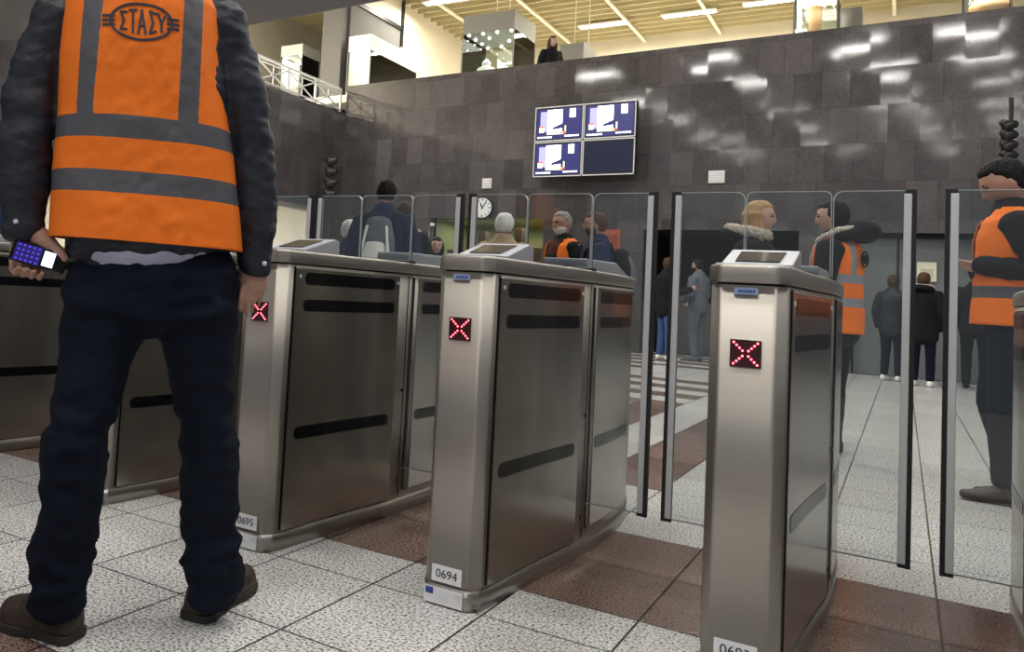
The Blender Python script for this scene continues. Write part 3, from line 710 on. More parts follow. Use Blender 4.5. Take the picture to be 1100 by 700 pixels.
def limb(mb, pts, side, n=18):
    """pts: [(point, r_side, r_depth)]"""
    P = [Vector(p[0]) for p in pts]; side = Vector(side); rings = []
    T = []
    for i in range(len(P)):
        a = P[max(0, i-1)]; b = P[min(len(P)-1, i+1)]; T.append((b-a).normalized())
    full = [(P[0]-T[0]*pts[0][2]*.55, pts[0][1]*.45, pts[0][2]*.45, T[0]), (P[0]-T[0]*pts[0][2]*.35, pts[0][1]*.8, pts[0][2]*.8, T[0])]
    full += [(P[i], pts[i][1], pts[i][2], T[i]) for i in range(len(P))]
    full += [(P[-1]+T[-1]*pts[-1][2]*.35, pts[-1][1]*.8, pts[-1][2]*.8, T[-1]), (P[-1]+T[-1]*pts[-1][2]*.55, pts[-1][1]*.45, pts[-1][2]*.45, T[-1])]
    for p, rx, ry, t in full:
        s_ = (side-t*side.dot(t)).normalized(); d = t.cross(s_)
        rings.append([p+s_*(rx*math.cos(k*2*PI/n))+d*(ry*math.sin(k*2*PI/n)) for k in range(n)])
    mb.loft(rings)
def frame(f, u):
    f = Vector(f).normalized(); u = Vector(u); s_ = f.cross(u).normalized(); u = s_.cross(f).normalized(); return s_, f, u
def headshape(mb, c, F_, k=1.0, fn=None, n=56, m=34, wide=1.0):
    s_, f, u = F_; rings = []
    for i in range(1, m):
        th = PI*i/m; z = math.cos(th); rr = math.sin(th)**(.66 if z > 0 else .85); ring = []
        for j in range(n):
            a = 2*PI*j/n; x = math.sin(a)*rr; y = math.cos(a)*rr
            X = x*.077*wide; Y = y*.096; Z = z*(.108 if z > 0 else .118)
            t = max(0, -z)
            X *= 1-.30*t**1.6
            if y < 0: Y *= 1-.42*t
            else: Y *= 1-.10*t
            Y -= .010*t
            if z > 0 and y > 0: Y *= 1-.10*z*z
            fac = fn(x, y, z) if fn else 1
            if fn is None and y > 0:
                g_ = lambda cx_, cz_, wx, wz: math.exp(-((X-cx_)/wx)**2-((Z-cz_)/wz)**2)
                Y += .024*g_(0, -.034, .0105, .014)+.013*g_(0, -.012, .009, .02)
                Y -= .010*(g_(.031, .0, .014, .012)+g_(-.031, .0, .014, .012))
                Y += .004*(g_(.03, .020, .022, .008)+g_(-.03, .020, .022, .008))
                Y += .006*g_(0, -.064, .022, .006)-.004*g_(0, -.070, .02, .003)+.006*g_(0, -.076, .018, .006)
                Y += .010*g_(0, -.102, .02, .014)
            X *= fac; Y *= fac; Z *= fac
            ring.append(c+(s_*X+f*Y+u*Z)*k)
        rings.append(ring)
    mb.loft(rings)
def head(mb, c, F_, k=1.0, ears=True):
    s_, f, u = F_; headshape(mb, c, F_, k)
    for sd in ((-1, 1) if ears else ()):
        rings = []
        for i in range(1, 8):
            th = PI*i/8
            rings.append([c+(s_*(sd*.074+sd*.011*math.sin(th)*math.cos(a)*1)+f*(-.008+.018*math.sin(th)*math.sin(a))+u*(-.012+.030*math.cos(th)))*k for a in [2*PI*q/10 for q in range(10)]])
        mb.loft(rings)
def sstep(a, b, x): t = max(0, min(1, (x-a)/(b-a))); return t*t*(3-2*t)
def hairshell(mb, c, F_, k, style):
    def fn(x, y, z):
        if style == 'short': lim = -.48+1.02*sstep(-.40, .45, y)
        elif style == 'long': lim = -.97+1.50*sstep(.05, .35, y)
        elif style == 'bald': lim = 1.3 if y > -.1 and z > .55 else (.35 if y > .35 else -.4)
        base = 1.0+.09*sstep(lim-.06, lim+.12, z)-.12*(1-sstep(lim-.12, lim+.04, z))
        return base+.02*noise.noise(Vector((x*5, y*5, z*5)))*(z > lim)
    headshape(mb, c, F_, k, fn)
def beardshell(mb, c, F_, k, amt=.06):
    def fn(x, y, z):
        on = sstep(-.22, -.40, z)*sstep(-.15, .1, y)*(1-.75*math.exp(-((x/.32)**2))*sstep(-.60, -.42, z))
        return .88+(.12+amt)*on
    headshape(mb, c, F_, k, fn)
def finger(mb, pts, r, side=(1, 0, 0)):
    limb(mb, [(p, r*(1-.12*i), r*(1-.12*i)) for i, p in enumerate(pts)], side, 10)
def hand_generic(mb, wrist, d, palm, s_, k=1.0, fist=False):
    """d: direction of the fingers, palm: palm normal, s_: towards the thumb"""
    d = d.normalized(); s_ = s_.normalized(); palm = palm.normalized()
    limb(mb, [(wrist, .026*k, .019*k), (wrist+d*.04*k, .036*k, .017*k), (wrist+d*.085*k, .040*k, .014*k)], s_, 14)
    for i, (o_, L) in enumerate(((.030, .070), (.010, .078), (-.010, .073), (-.029, .058))):
        b0 = wrist+(d*.082+s_*o_)*k; p1 = b0+(d*L*.42+palm*L*.10)*k; p2 = p1+(d*L*.28+palm*L*.20)*k; p3 = p2+(d*L*.14+palm*L*.22)*k
        if fist: p1 = b0+(d*L*.30+palm*L*.22)*k; p2 = p1+(d*-L*.02+palm*L*.40)*k; p3 = p2+(-d*L*.30+palm*L*.05)*k
        finger(mb, [b0, p1, p2, p3], .0088*k, s_)
    t0 = wrist+(d*.022+s_*.024)*k; t1 = t0+(d*.035+s_*.022+palm*.012)*k; t2 = t1+(d*.030+s_*.006+palm*.012)*k
    finger(mb, [t0, t1, t2], .011*k, palm)

class Fig:
    def __init__(s, label, base, phi, H, voxel=.011):
        s.root = thing('person', label, 'person', base, 0, sc=1.0); s.base = Vector(base); s.k = H/1.75; s.vox = voxel
        nv = Vector((s.base.x, s.base.y, 0)).normalized(); rv = nv.cross(Vector((0, 0, 1)))
        s.n = nv; a = math.radians(phi); s.f = nv*math.cos(a)+rv*math.sin(a); s.r = s.f.cross(Vector((0, 0, 1)))
        s.vr = rv
    def L(s, x, y, z): return (s.r*x+s.f*y+Vector((0, 0, z)))*s.k       # local coordinates -> offset from the base
    def px(s, x, y, d=0):                                              # seen at a pixel, d metres behind the standing plane
        v = ray(x, y); t = (s.base+s.n*d-EYE).dot(s.n)/v.dot(s.n); return EYE+v*t-s.base
    def ring(s, xl, xr, y, ry, d=0, yr=None):
        a = s.px(xl, y, d); b = s.px(xr, yr if yr is not None else y, d); return ((a+b)/2, (b-a).length/2, ry)
    def make(s, mb, name, m, vox=None, sm=2, fn=None):
        o = mb.build(name, m, s.root); baked(o, vox or s.vox, sm)
        if fn: displace(o, fn)
        return o
def wrinkle(amp, sc_, dirv=(1, 1, .55)):
    dv = Vector(dirv)
    def fn(co, n):
        p = Vector((co.x*dv.x, co.y*dv.y, co.z*dv.z))*sc_
        a = noise.noise(p+Vector((3.1, 1.7, 9.2))); b = noise.noise(p*2.3+Vector((1, 5, 2)))
        return amp*((1-abs(a)*2.2)*.8+.5*b)
    return fn
def cloth(name, col, rough=.8, bump=.35, bscale=260, sheen=.0, var=.2, spec=.18): return mat(name, col, rough, bump=bump, bscale=bscale, sheen=sheen, var=var, vscale=9, spec=spec)
M['orange'] = cloth('orange_vest_fabric', (.95, .205, .022), .65, .08, 300, 0, .06)
M['band'] = cloth('grey_reflective_band', (.095, .095, .11), .5, .1, 200, 0, .1, .4)
M['bandlight'] = cloth('pale_reflective_band', (.26, .28, .31), .45, .1, 200, 0, .1, .5)
M['navy'] = cloth('dark_navy_jacket', (.014, .018, .028), .55, .25, 120, 0, .3, .35)
M['jeans'] = cloth('dark_denim', (.0075, .0105, .021), .85, .5, 420, 0, .35, .12)
M['blackcloth'] = cloth('black_cloth', (.009, .009, .011)); M['bluejeans'] = cloth('blue_denim', (.05, .10, .25))
M['greycloth'] = cloth('grey_cloth', (.13, .145, .17)); M['bluecoat'] = cloth('blue_coat', (.014, .022, .062)); M['camel'] = cloth('camel_coat', (.42, .30, .18))
M['shirt'] = cloth('pale_blue_shirt', (.42, .45, .58)); M['leather'] = mat('brown_leather', (.032, .020, .015), .5, bump=.3, bscale=60, var=.3, vscale=12, spec=.4)
M['sole'] = mat('dark_rubber_sole', (.02, .016, .014), .7)
M['hblack'] = mat('black_hair', (.010, .009, .009), .6, spec=.15, bump=.8, bscale=120, stretch=(1, 1, .15)); M['hbrown'] = mat('brown_hair', (.075, .042, .025), .6, spec=.15, bump=.8, bscale=120, stretch=(1, 1, .15))
M['hblond'] = mat('ginger_blond_hair', (.46, .27, .12), .5, bump=1, bscale=130, var=.45, vscale=60, stretch=(1, 1, .12)); M['hwhite'] = mat('white_hair', (.78, .76, .72), .6, bump=.8, bscale=120)
M['hgrey'] = mat('grey_hair', (.28, .25, .22), .6, bump=.8, bscale=120, var=.4, vscale=60); M['fur'] = mat('pale_fur_trim', (.52, .46, .38), .9, bump=1, bscale=90, var=.3, vscale=40)
M['eye'] = mat('dark_eye', (.03, .02, .015), .2); M['dkskin'] = M['skin']

def default_pose():
    return dict(sh=.19, elbow=[(-.245, -.02, 1.13), (.245, -.02, 1.13)], wrist=[(-.25, .05, .87), (.25, .05, .87)],
                knee=[(-.10, .02, .48), (.10, .02, .48)], ank=[(-.10, -.02, .085), (.10, .03, .085)], look=(0, 1, 0), tilt=0)
def person(label, base, phi, H, jacket=('blackcloth', .88, .02), legs='jeans', hair=('short', 'hblack'), pose=None, skin='skin', vest=None, vox=.013, hood=None, beard=None, glasses=False,
           pack=None, longhair=None, shoes='blackcloth', jname='jacket', slim=1.0, lname='trousers', wr=.004):
    P = default_pose(); P.update(pose or {})
    F = Fig(label, base, phi, H, vox); L = F.L; k = F.k; r = F.r
    sh = [L(-P['sh'], 0, 1.41), L(P['sh'], 0, 1.41)]; el = [L(*q) for q in P['elbow']]; wrp = [L(*q) for q in P['wrist']]
    kn = [L(*q) for q in P['knee']]; an = [L(*q) for q in P['ank']]; hp = [L(-.09, 0, .90), L(.09, 0, .90)]
    look = (F.f*P['look'][1]+F.r*P['look'][0]+Vector((0, 0, P['look'][2]))).normalized()
    HF = frame(look, (0, 0, 1)); hc = L(0, .02, 1.625)+look*.012*k-Vector((0, 0, 0))
    hk = k**.5*P.get('hs', 1.0)
    # body
    b = MB(1)
    tor = [(.86, .155, .10), (.95, .165, .105), (1.06, .135, .09), (1.2, .150, .10), (1.32, .165, .105), (1.41, .15, .085), (1.46, .08, .06)]
    limb(b, [(L(0, 0, z), rx*k*slim, ry*k) for z, rx, ry in tor], r)
    limb(b, [(L(0, -.01, 1.42), .062*k, .06*k), (L(0, 0, 1.50), .052*k, .055*k), (hc-HF[2]*.045*k, .05*k, .055*k)], r)
    for i in (0, 1):
        limb(b, [(sh[i], .05*k, .05*k), ((sh[i]+el[i])/2, .042*k, .042*k), (el[i], .036*k, .036*k), ((el[i]*.6+wrp[i]*.4), .036*k, .036*k), (wrp[i], .024*k, .022*k)], r)
        d = (wrp[i]-el[i]).normalized(); inn = (F.f*.9+Vector((0, 0, .2))); inn = inn-d*inn.dot(d)
        if inn.length < .2: inn = Vector((0, 0, 1))-d*d.z
        pal = (-r if i else r); pal = pal-d*pal.dot(d); hand_generic(b, wrp[i], d, pal if pal.length > .1 else inn, inn, .95*k, P.get('fist', False))
        limb(b, [(hp[i], .075*k, .08*k), (kn[i], .05*k, .052*k), ((kn[i]*.6+an[i]*.4), .05*k, .055*k), (an[i], .033*k, .038*k)], r)
        limb(b, [(an[i]-F.f*.05*k-Vector((0, 0, .04*k)), .03*k, .03*k), (an[i]+F.f*.10*k-Vector((0, 0, .045*k)), .035*k, .025*k)], r)
    head(b, hc, HF, hk, ears=not (hair and hair[0] == 'long'))
    F.make(b, 'body', M[skin], vox=min(vox, .010), sm=1)
    # eyes
    for sd in (-1, 1):
        e = MB(1); e.ball(hc+(HF[0]*.031*sd+HF[1]*.083+HF[2]*.002)*hk, (.010, .010, .006), 6); e.build('eye', M['eye'], F.root, smooth=True)
        e = MB(1); q = hc+(HF[0]*.031*sd+HF[1]*.090+HF[2]*.020)*hk; e.bar(q-HF[0]*.016, q+HF[0]*.016, .006, .006); e.build('eyebrow', M[hair[1]] if hair else M['hbrown'], F.root)
    if hair:
        h = MB(1); hairshell(h, hc, HF, hk*(1.10 if hair[1] == 'hwhite' else 1.0), hair[0])
        if longhair:
            for q in range(15):
                a = PI*(.5+ (q/14-.5)*1.18)+PI/2; cx_ = math.sin(a)*.072; cy_ = math.cos(a)*.085
                p0 = hc+(HF[0]*cx_+HF[1]*cy_+HF[2]*.02)*hk; ph = random.uniform(0, 6)
                pts = []
                for s_ in range(6):
                    f_ = s_/5; pts.append((p0+Vector((0, 0, -longhair*f_))+HF[0]*(cx_*.35*f_+.010*math.sin(ph+f_*8))+HF[1]*(cy_*.2*f_+.010*math.cos(ph+f_*7)), .024*(1-.45*f_), .022*(1-.45*f_)))
                limb(h, pts, r, 10)
        F.make(h, 'hair', M[hair[1]], vox=.009, sm=1, fn=lambda co, n: .006*noise.noise(Vector((co.x*60, co.y*60, co.z*14))))
    if beard:
        h = MB(1); beardshell(h, hc, HF, hk, .085); F.make(h, 'beard', M[beard], vox=.008, sm=0)
    if glasses:
        g_ = MB(1)
        for sd in (-1, 1):
            c_ = hc+(HF[0]*.032*sd+HF[1]*.104+HF[2]*.0)*hk
            pr_ = [c_+(HF[0]*.021*math.cos(a)+HF[2]*.015*math.sin(a))*hk for a in [2*PI*q/14 for q in range(14)]]
            for q in range(14): g_.bar(pr_[q], pr_[(q+1) % 14], .003)
            g_.bar(c_+HF[0]*.02*sd, hc+(HF[0]*.078*sd+HF[1]*-.005+HF[2]*.004)*hk, .003)
        g_.bar(hc+(HF[0]*-.011+HF[1]*.106)*hk, hc+(HF[0]*.011+HF[1]*.106)*hk, .003)
        g_.build('glasses', M['blackmetal'], F.root)
    # trousers
    m = MB(1)
    limb(m, [(L(0, 0, .86), .165*k*slim, .115*k), (L(0, 0, .95), .172*k*slim, .118*k), (L(0, 0, 1.02), .155*k*slim, .105*k)], r)
    for i in (0, 1): limb(m, [(hp[i]+Vector((0, 0, -.02)), .092*k, .100*k), ((hp[i]+kn[i])/2, .080*k*slim, .086*k), (kn[i], .064*k*slim, .068*k), ((kn[i]+an[i])/2, .060*k*slim, .066*k), (an[i]+Vector((0, 0, .02)), .052*k*slim, .060*k)], r)
    F.make(m, lname, M[legs], fn=wrinkle(wr, 14))
    for i in (0, 1):
        s_ = MB(1); a = an[i]
        limb(s_, [(a-F.f*.045*k+Vector((0, 0, -.035*k)), .036*k, .042*k), (a+F.f*.03*k+Vector((0, 0, -.035*k)), .043*k, .045*k), (a+F.f*.11*k+Vector((0, 0, -.052*k)), .048*k, .030*k), (a+F.f*.175*k+Vector((0, 0, -.058*k)), .038*k, .022*k)], r)
        limb(s_, [(a+Vector((0, 0, .03)), .042*k, .046*k), (a-Vector((0, 0, .03)), .042*k, .048*k)], r)
        F.make(s_, 'shoe', M[shoes], vox=.008, sm=1)
    # jacket
    jm, jz, jt = jacket; m = MB(1); rows = [(jz, .172, .125)] + [q for q in ((.98, .176, .128), (1.06, .165, .12), (1.2, .172, .128), (1.32, .186, .132), (1.40, .18, .115), (1.455, .12, .085), (1.50, .075, .07)) if q[0] > jz+.04]
    limb(m, [(L(0, 0, z), (rx+jt*.4)*k*slim, (ry+jt*.4)*k) for z, rx, ry in rows], r)
    for i in (0, 1):
        w1 = wrp[i]+(el[i]-wrp[i]).normalized()*.01
        limb(m, [(sh[i]+(-1 if i else 1)*r*.03+Vector((0, 0, -.01)), (.068+jt*.4)*k, (.072+jt*.4)*k), ((sh[i]+el[i])/2, (.056+jt*.4)*k, (.058+jt*.4)*k), (el[i], (.050+jt*.4)*k, (.052+jt*.4)*k), ((el[i]+wrp[i])/2, (.044+jt*.4)*k, (.046+jt*.4)*k), (w1, (.034+jt*.3)*k, (.036+jt*.3)*k)], r)
    F.make(m, jname, M[jm], fn=wrinkle(wr*1.2, 13))
    if hood:
        m = MB(1); c_ = L(0, -.07, 1.50)
        for q in range(24):
            a = 2*PI*q/24; m.ball(c_+(F.r*math.cos(a)*.115+F.f*(math.sin(a)*.10)+Vector((0, 0, -.02+.035*math.sin(-a))))*k, (.05*k, .05*k, .045*k), 7)
        if hood[0]: m.ball(c_+(F.f*-.07+Vector((0, 0, .02)))*k, (.12*k, .12*k, .085*k), 10)
        F.make(m, 'hood', M[jm], vox=.012)
        m = MB(1)
        for q in range(26):
            a = 2*PI*q/26; m.ball(c_+(F.r*math.cos(a)*.125+F.f*(.03+math.sin(a)*.115)+Vector((0, 0, .015+.02*math.sin(-a)-(.05*max(0, math.sin(a)) if hood[0] else 0)))+F.f*(.03*max(0, math.sin(a)) if hood[0] else 0))*k, (hood[2] if len(hood) > 2 else .030)*k, 6)
        F.make(m, 'fur_trim', M[hood[1]], vox=.009, sm=0, fn=lambda co, n: .010*noise.noise(co*70))
    if pack:
        m = MB(1); c_ = L(0, -.21, 1.20)
        for dz, a_, b_ in ((-.2, .13, .07),): limb(m, [(L(0, -.20, .98), .125*k, .085*k), (L(0, -.22, 1.08), .145*k, .105*k), (L(0, -.21, 1.25), .135*k, .095*k), (L(0, -.19, 1.38), .10*k, .07*k)], r)
        bp = tag(m.build('backpack', M[pack[0]]), pack[2], 'backpack'); bp.location = F.base; baked(bp, .012, 2)
        m = MB(1); limb(m, [(L(0, -.30, 1.02), .085*k, .035*k), (L(0, -.315, 1.10), .095*k, .04*k), (L(0, -.29, 1.20), .08*k, .035*k)], r)
        o = m.build('front_pocket', M[pack[1]], bp); baked(o, .010, 1)
        for sd in (-1, 1):
            m = MB(1); limb(m, [(L(.085*sd, -.255, 1.0), .012, .05), (L(.10*sd, -.285, 1.15), .012, .05), (L(.075*sd, -.255, 1.33), .012, .03)], r); o = m.build('side_stripe', M[pack[1]], bp, smooth=True)
            m = MB(1); limb(m, [(L(.10*sd, -.16, 1.30), .024, .008), (L(.115*sd, -.10, 1.45), .024, .008), (L(.125*sd, .03, 1.475), .024, .008), (L(.13*sd, .13, 1.36), .024, .008), (L(.14*sd, .14, 1.2), .02, .008)], r); m.build('strap', M['blackcloth'], bp, smooth=True)
    if vest: vest_shell(F, vest)
    return F
def vest_shell(F, opt):
    """sleeveless hi-vis vest: grid of rows (height) and columns (angle); the bands are woven in as their own cloth"""
    k = F.k; L = F.L; hem = opt.get('hem', .90); top = 1.50; t_ = .020
    prof = [(.80, .212, .168), (.95, .208, .166), (1.06, .198, .158), (1.2, .200, .158), (1.32, .205, .160), (1.40, .200, .146), (1.455, .150, .115), (1.50, .085, .085)]
    def at(z):
        for (a, x0, y0), (b, x1, y1) in zip(prof, prof[1:]):
            if z <= b: t = max(0, (z-a)/(b-a)); t = t*t*(3-2*t); return x0+(x1-x0)*t, y0+(y1-y0)*t
        return prof[-1][1:]
    zs = sorted(set([hem+(top-hem)*q/46 for q in range(47)]+list(opt.get('bz', (1.00, 1.06, 1.14, 1.20)))))
    bz = opt.get('bz', (1.00, 1.06, 1.14, 1.20)); n = 96; m = MB(1); grid = []
    for z in zs:
        rx, ry = at(z); row = []
        for j in range(n+1):
            a = 2*PI*j/n      # 0 = front
            w_ = 1+.03*noise.noise(Vector((math.sin(a)*3, math.cos(a)*3, z*7)))+.012*noise.noise(Vector((math.sin(a)*9, math.cos(a)*9, z*12)))
            row.append(m.v(L(rx*math.sin(a)*w_, ry*math.cos(a)*w_, z)))
        grid.append(row)
    for i in range(len(zs)-1):
        zc = (zs[i]+zs[i+1])/2
        for j in range(n):
            a = 2*PI*(j+.5)/n; rx, ry = at(zc); x = rx*math.sin(a); y = ry*math.cos(a)
            if y > 0 and abs(x) < max(opt.get('gap', .012), (zc-1.05)*.22) and opt.get('open', True): continue
            band = (bz[0] < zc < bz[1]) or (bz[2] < zc < bz[3]) or (opt.get('straps', True) and zc > bz[3] and .085 < abs(x) < .135)
            f = m.bm.faces.new((grid[i][j], grid[i][j+1], grid[i+1][j+1], grid[i+1][j])); f.material_index = 1 if band else 0
    o = m.build('safety_vest', [M['orange'], M[opt.get('band', 'bandlight')]], F.root, smooth=True)
    so = o.modifiers.new('t', 'SOLIDIFY'); so.thickness = .004
    if opt.get('logo'):
        q = MB(1); rx, ry = at(1.33); c_ = L(0, -ry-.006, 1.33)
        for s_ in range(28):
            a0, a1 = 2*PI*s_/28, 2*PI*(s_+1)/28; q.bar(c_+F.r*.075*math.cos(a0)+Vector((0, 0, .05*math.sin(a0))), c_+F.r*.075*math.cos(a1)+Vector((0, 0, .05*math.sin(a1))), .009, .008)
        for x_ in (-.04, -.013, .013, .04): q.bar(c_+F.r*x_+Vector((0, 0, -.028)), c_+F.r*x_+Vector((0, 0, .028)), .009, .008, up=F.f)
        for s_ in (-1, 1):
            for z_ in (-.016, 0, .016): q.bar(c_+F.r*s_*.075+Vector((0, 0, z_)), c_+F.r*s_*.105+Vector((0, 0, z_)), .006, .008)
        q.build('emblem', M['blackcloth'], o)
    return o
def at_ground(px_, py_): p = atZ(px_, py_, 0); return (p.x, p.y, 0)
def at_head(px_, Y, z=1.6): # ground point under a head seen at column px_ for a chosen distance Y (survey units)
    p = atY(px_, 245, Y); return (p.x, p.y, 0)

# ---------------------------------------------- the man in the foreground
F = Fig('person seen from behind in orange safety vest and dark jeans, holding a phone', (-1.75*U, 1.82*U, 0), 0, 1.88, .009)
S_ = 410.0
LEGL = [(66, 166, 326), (63, 158, 350), (62, 147, 370), (62, 137, 400), (58, 130, 425), (53, 122, 450), (45, 116, 480), (42, 113, 510), (43, 109, 545), (36, 104, 575), (28, 98, 600), (29, 95, 618), (33, 91, 640), (31, 88, 655)]
LEGR = [(158, 256, 330), (166, 255, 350), (178, 253, 380), (186, 250, 420), (191, 250, 450), (194, 254, 475), (194, 256, 505), (194, 257, 545), (197, 256, 575), (196, 260, 600), (198, 262, 614), (200, 256, 632), (203, 252, 642)]
ry_l = lambda y: .135 if y < 340 else .115-(y-340)*.00018
b = MB(1)
for LL, d in ((LEGL, -.05), (LEGR, .05)):
    limb(b, [(lambda q: (q[0], q[1]*.78, q[2]*.78))(F.ring(a, c_, y, ry_l(y), d*min(1, (y-320)/150))) for a, c_, y in LL], F.vr)
limb(b, [(lambda q: (q[0], q[1]*.86, q[2]*.85))(F.ring(*q)) for q in ((66, 256, 318, .13), (68, 252, 280, .12), (72, 246, 230, .115), (70, 246, 150, .125), (72, 240, 70, .13), (80, 228, 5, .11), (120, 185, -30, .08))], F.vr)
hd = F.px(158, -110, .03); limb(b, [(F.px(153, -5, 0), .07, .07), (F.px(155, -50, .02), .062, .065), (hd, .055, .06)], F.vr)
HFm = frame((F.n+Vector((0, 0, -.15))), (0, 0, 1)); head(b, hd, HFm, 1.03)
ARML = [(66, 18, 31, .03), (50, 58, 30, .03), (35, 100, 29, .02), (28, 150, 29, .0), (25, 200, 27, .0), (25, 244, 22, .0)]
ARMR = [(236, 22, 30, .03), (249, 62, 28, .03), (262, 110, 27, .02), (270, 160, 26, .02), (275, 205, 25, .02), (275, 250, 22, .02), (273, 285, 18, .02)]
for A in (ARML, ARMR): limb(b, [(F.px(x, y, d), r_*.72/S_, r_*.72/S_) for x, y, r_, d in A], F.vr)
P_ = lambda x, y, d=0: F.px(x, y, d)
# left hand round the phone
limb(b, [(P_(25, 238, .0), .030, .024), (P_(27, 252, .004), .036, .020), (P_(29, 264, .012), .042, .017), (P_(27, 277, .014), .042, .014)], F.vr, 16)
for i in range(4):
    finger(b, [P_(14+9*i, 276+2*i, .016), P_(13.5+9.3*i, 289+2.3*i, .004), P_(16+8.8*i, 293+2*i, -.030), P_(21+8.2*i, 287+2*i, -.050)], (.0105, .0108, .0104, .0092)[i], F.vr)
limb(b, [(P_(30, 247, .0), .028, .026), (P_(44, 254, -.014), .026, .022), (P_(56, 263, -.026), .018, .016)], F.vr, 14)
finger(b, [P_(50, 257, -.02), P_(60, 265, -.034), P_(67, 272, -.044), P_(71, 279, -.046)], .0145, F.vr)
# right hand hanging, half curled
limb(b, [(P_(273, 283, .02), .027, .024), (P_(272, 294, .018), .037, .022), (P_(272, 304, .012), .038, .021), (P_(273, 313, .008), .033, .018)], F.vr, 16)
for i, ch in enumerate((((261.5, 308, .0), (258.5, 321, -.010), (257, 330, -.004), (258, 335, .010)), ((268.5, 311, .0), (265.5, 324, -.008), (264, 333, .0), (265, 338, .014)), ((275.5, 311, .006), (272.5, 323, -.002), (271, 331, .008), (271, 335, .020)), ((282.5, 308, .014), (280.5, 318, .008), (278, 325, .014), (277.5, 329, .024)))):
    finger(b, [P_(*q) for q in ch], (.0078, .0080, .0078, .0070)[i], F.vr)
finger(b, [P_(262, 292, .035), P_(256.5, 303, .025), P_(256.5, 313, .018), P_(258, 320, .014)], .0115, F.vr)
F.make(b, 'body', M['skin'], vox=.0038, sm=2)
h = MB(1); hairshell(h, hd, HFm, 1.03, 'short'); F.make(h, 'hair', M['hbrown'], vox=.008, sm=1)
# trousers
m = MB(1)
limb(m, [F.ring(*q) for q in ((72, 248, 276, .125, 0, 288), (69, 254, 292, .135, 0, 303), (67, 256, 310, .142, 0, 318), (68, 255, 326, .135, 0, 332))], F.vr, 28)
for LL, d in ((LEGL, -.05), (LEGR, .05)):
    limb(m, [F.ring(a, c_, y, ry_l(y), d*min(1, (y-320)/150)) for a, c_, y in LL], F.vr, 24)
def jeansfn(co, n):
    z = co.z; q = co.x*.7+co.y*.7
    a = noise.noise(Vector((co.x*7+z*6, co.y*7, z*15+4))); c_ = noise.noise(Vector((co.x*16-z*12, co.y*16, z*30))); e = noise.noise(Vector((co.x*30, co.y*30, z*22+9)))
    k_ = .40+.8*math.exp(-((z-.50)/.10)**2)+1.0*math.exp(-((z-.14)/.12)**2)+.8*math.exp(-((z-.86)/.10)**2)
    return k_*(.011*((1-abs(a)*3.2)*.55)+.008*c_+.004*e)
tr = F.make(m, 'jeans', M['jeans'], vox=.0075, sm=2, fn=jeansfn)
# shirt tail
m = MB(1); limb(m, [F.ring(*q) for q in ((76, 240, 248, .135, 0, 258), (76, 240, 262, .140, 0, 272), (82, 234, 271, .142, 0, 279))], F.vr, 28)
F.make(m, 'shirt', M['shirt'], vox=.008, sm=1, fn=wrinkle(.003, 10))
# padded jacket
m = MB(1)
limb(m, [F.ring(*q) for q in ((71, 254, 260, .150, 0, 274), (70, 254, 252, .151, 0, 266), (70, 254, 240, .150, 0, 255), (66, 250, 200, .142, 0, 215), (64, 246, 150, .145, 0, 165), (64, 246, 90, .150, 0, 100), (68, 238, 40, .148, 0, 48), (78, 228, 5, .125, 0, 10), (105, 200, -22, .10, 0, -20), (125, 182, -45, .08, 0, -44))], F.vr, 32)
for A, e in ((ARML, -1), (ARMR, 1)):
    limb(m, [(F.px(x, y, d), r_/S_*1.0, r_/S_*1.02) for x, y, r_, d in A], F.vr, 24)
    x, y, r_, d = A[-1]; px_, py_ = A[-2][:2]
    limb(m, [(F.px(x+(px_-x)*.28, y+(py_-y)*.28, d), r_/S_*1.04, r_/S_*1.04), (F.px(x, y+3, d), r_/S_*1.0, r_/S_)], F.vr, 24)
def puff(co, n):
    w1 = noise.noise(Vector((co.x*6, co.y*6, co.z*3))); w2 = noise.noise(Vector((co.x*11+4, co.y*11, co.z*20)))
    return -.0042*max(0, abs(math.cos((co.z+.35*co.x)*PI/.072+3.0*w1))**10)*(.5+w2)+.008*noise.noise(co*13)+.0075*w2+.004*noise.noise(Vector((co.x*30, co.y*30, co.z*55)))
jk = F.make(m, 'padded_jacket', M['navy'], vox=.0075, sm=2, fn=puff)
for (x, y) in ((17, 238), (284, 283)):
    m = MB(1); c_ = F.px(x, y, -.055 if x < 100 else -.025); m.ball(c_, .007, 6); m.build('snap_button', M['alu'], jk, smooth=True)
# safety vest
VR = [(254, 54, 259, .158), (215, 56, 256, .158), (180, 58, 252, .157), (150, 61, 249, .158), (120, 64, 244, .163), (90, 65, 239, .168), (60, 66, 236, .170), (30, 69, 234, .165), (0, 73, 232, .15), (-25, 84, 222, .125), (-45, 108, 198, .10), (-58, 128, 180, .085)]
def vrow(y):
    for (a, *A), (b_, *B) in zip(VR, VR[1:]):
        if y >= b_: t = (a-y)/(a-b_); return [p+(q-p)*t for p, q in zip(A, B)]
    return VR[-1][1:]
vcache = {}
VPN = (PX+FPX*RT.dot(F.n)/FW.dot(F.n), PY-FPX*UPV.dot(F.n)/FW.dot(F.n)); DM = (F.base-EYE).dot(F.n)
KD = (DM-.150)/DM          # the back of the vest stands nearer than the standing plane
def yback(y): return VPN[1]+(y-VPN[1])*KD
def xback(x): return VPN[0]+(x-VPN[0])*KD
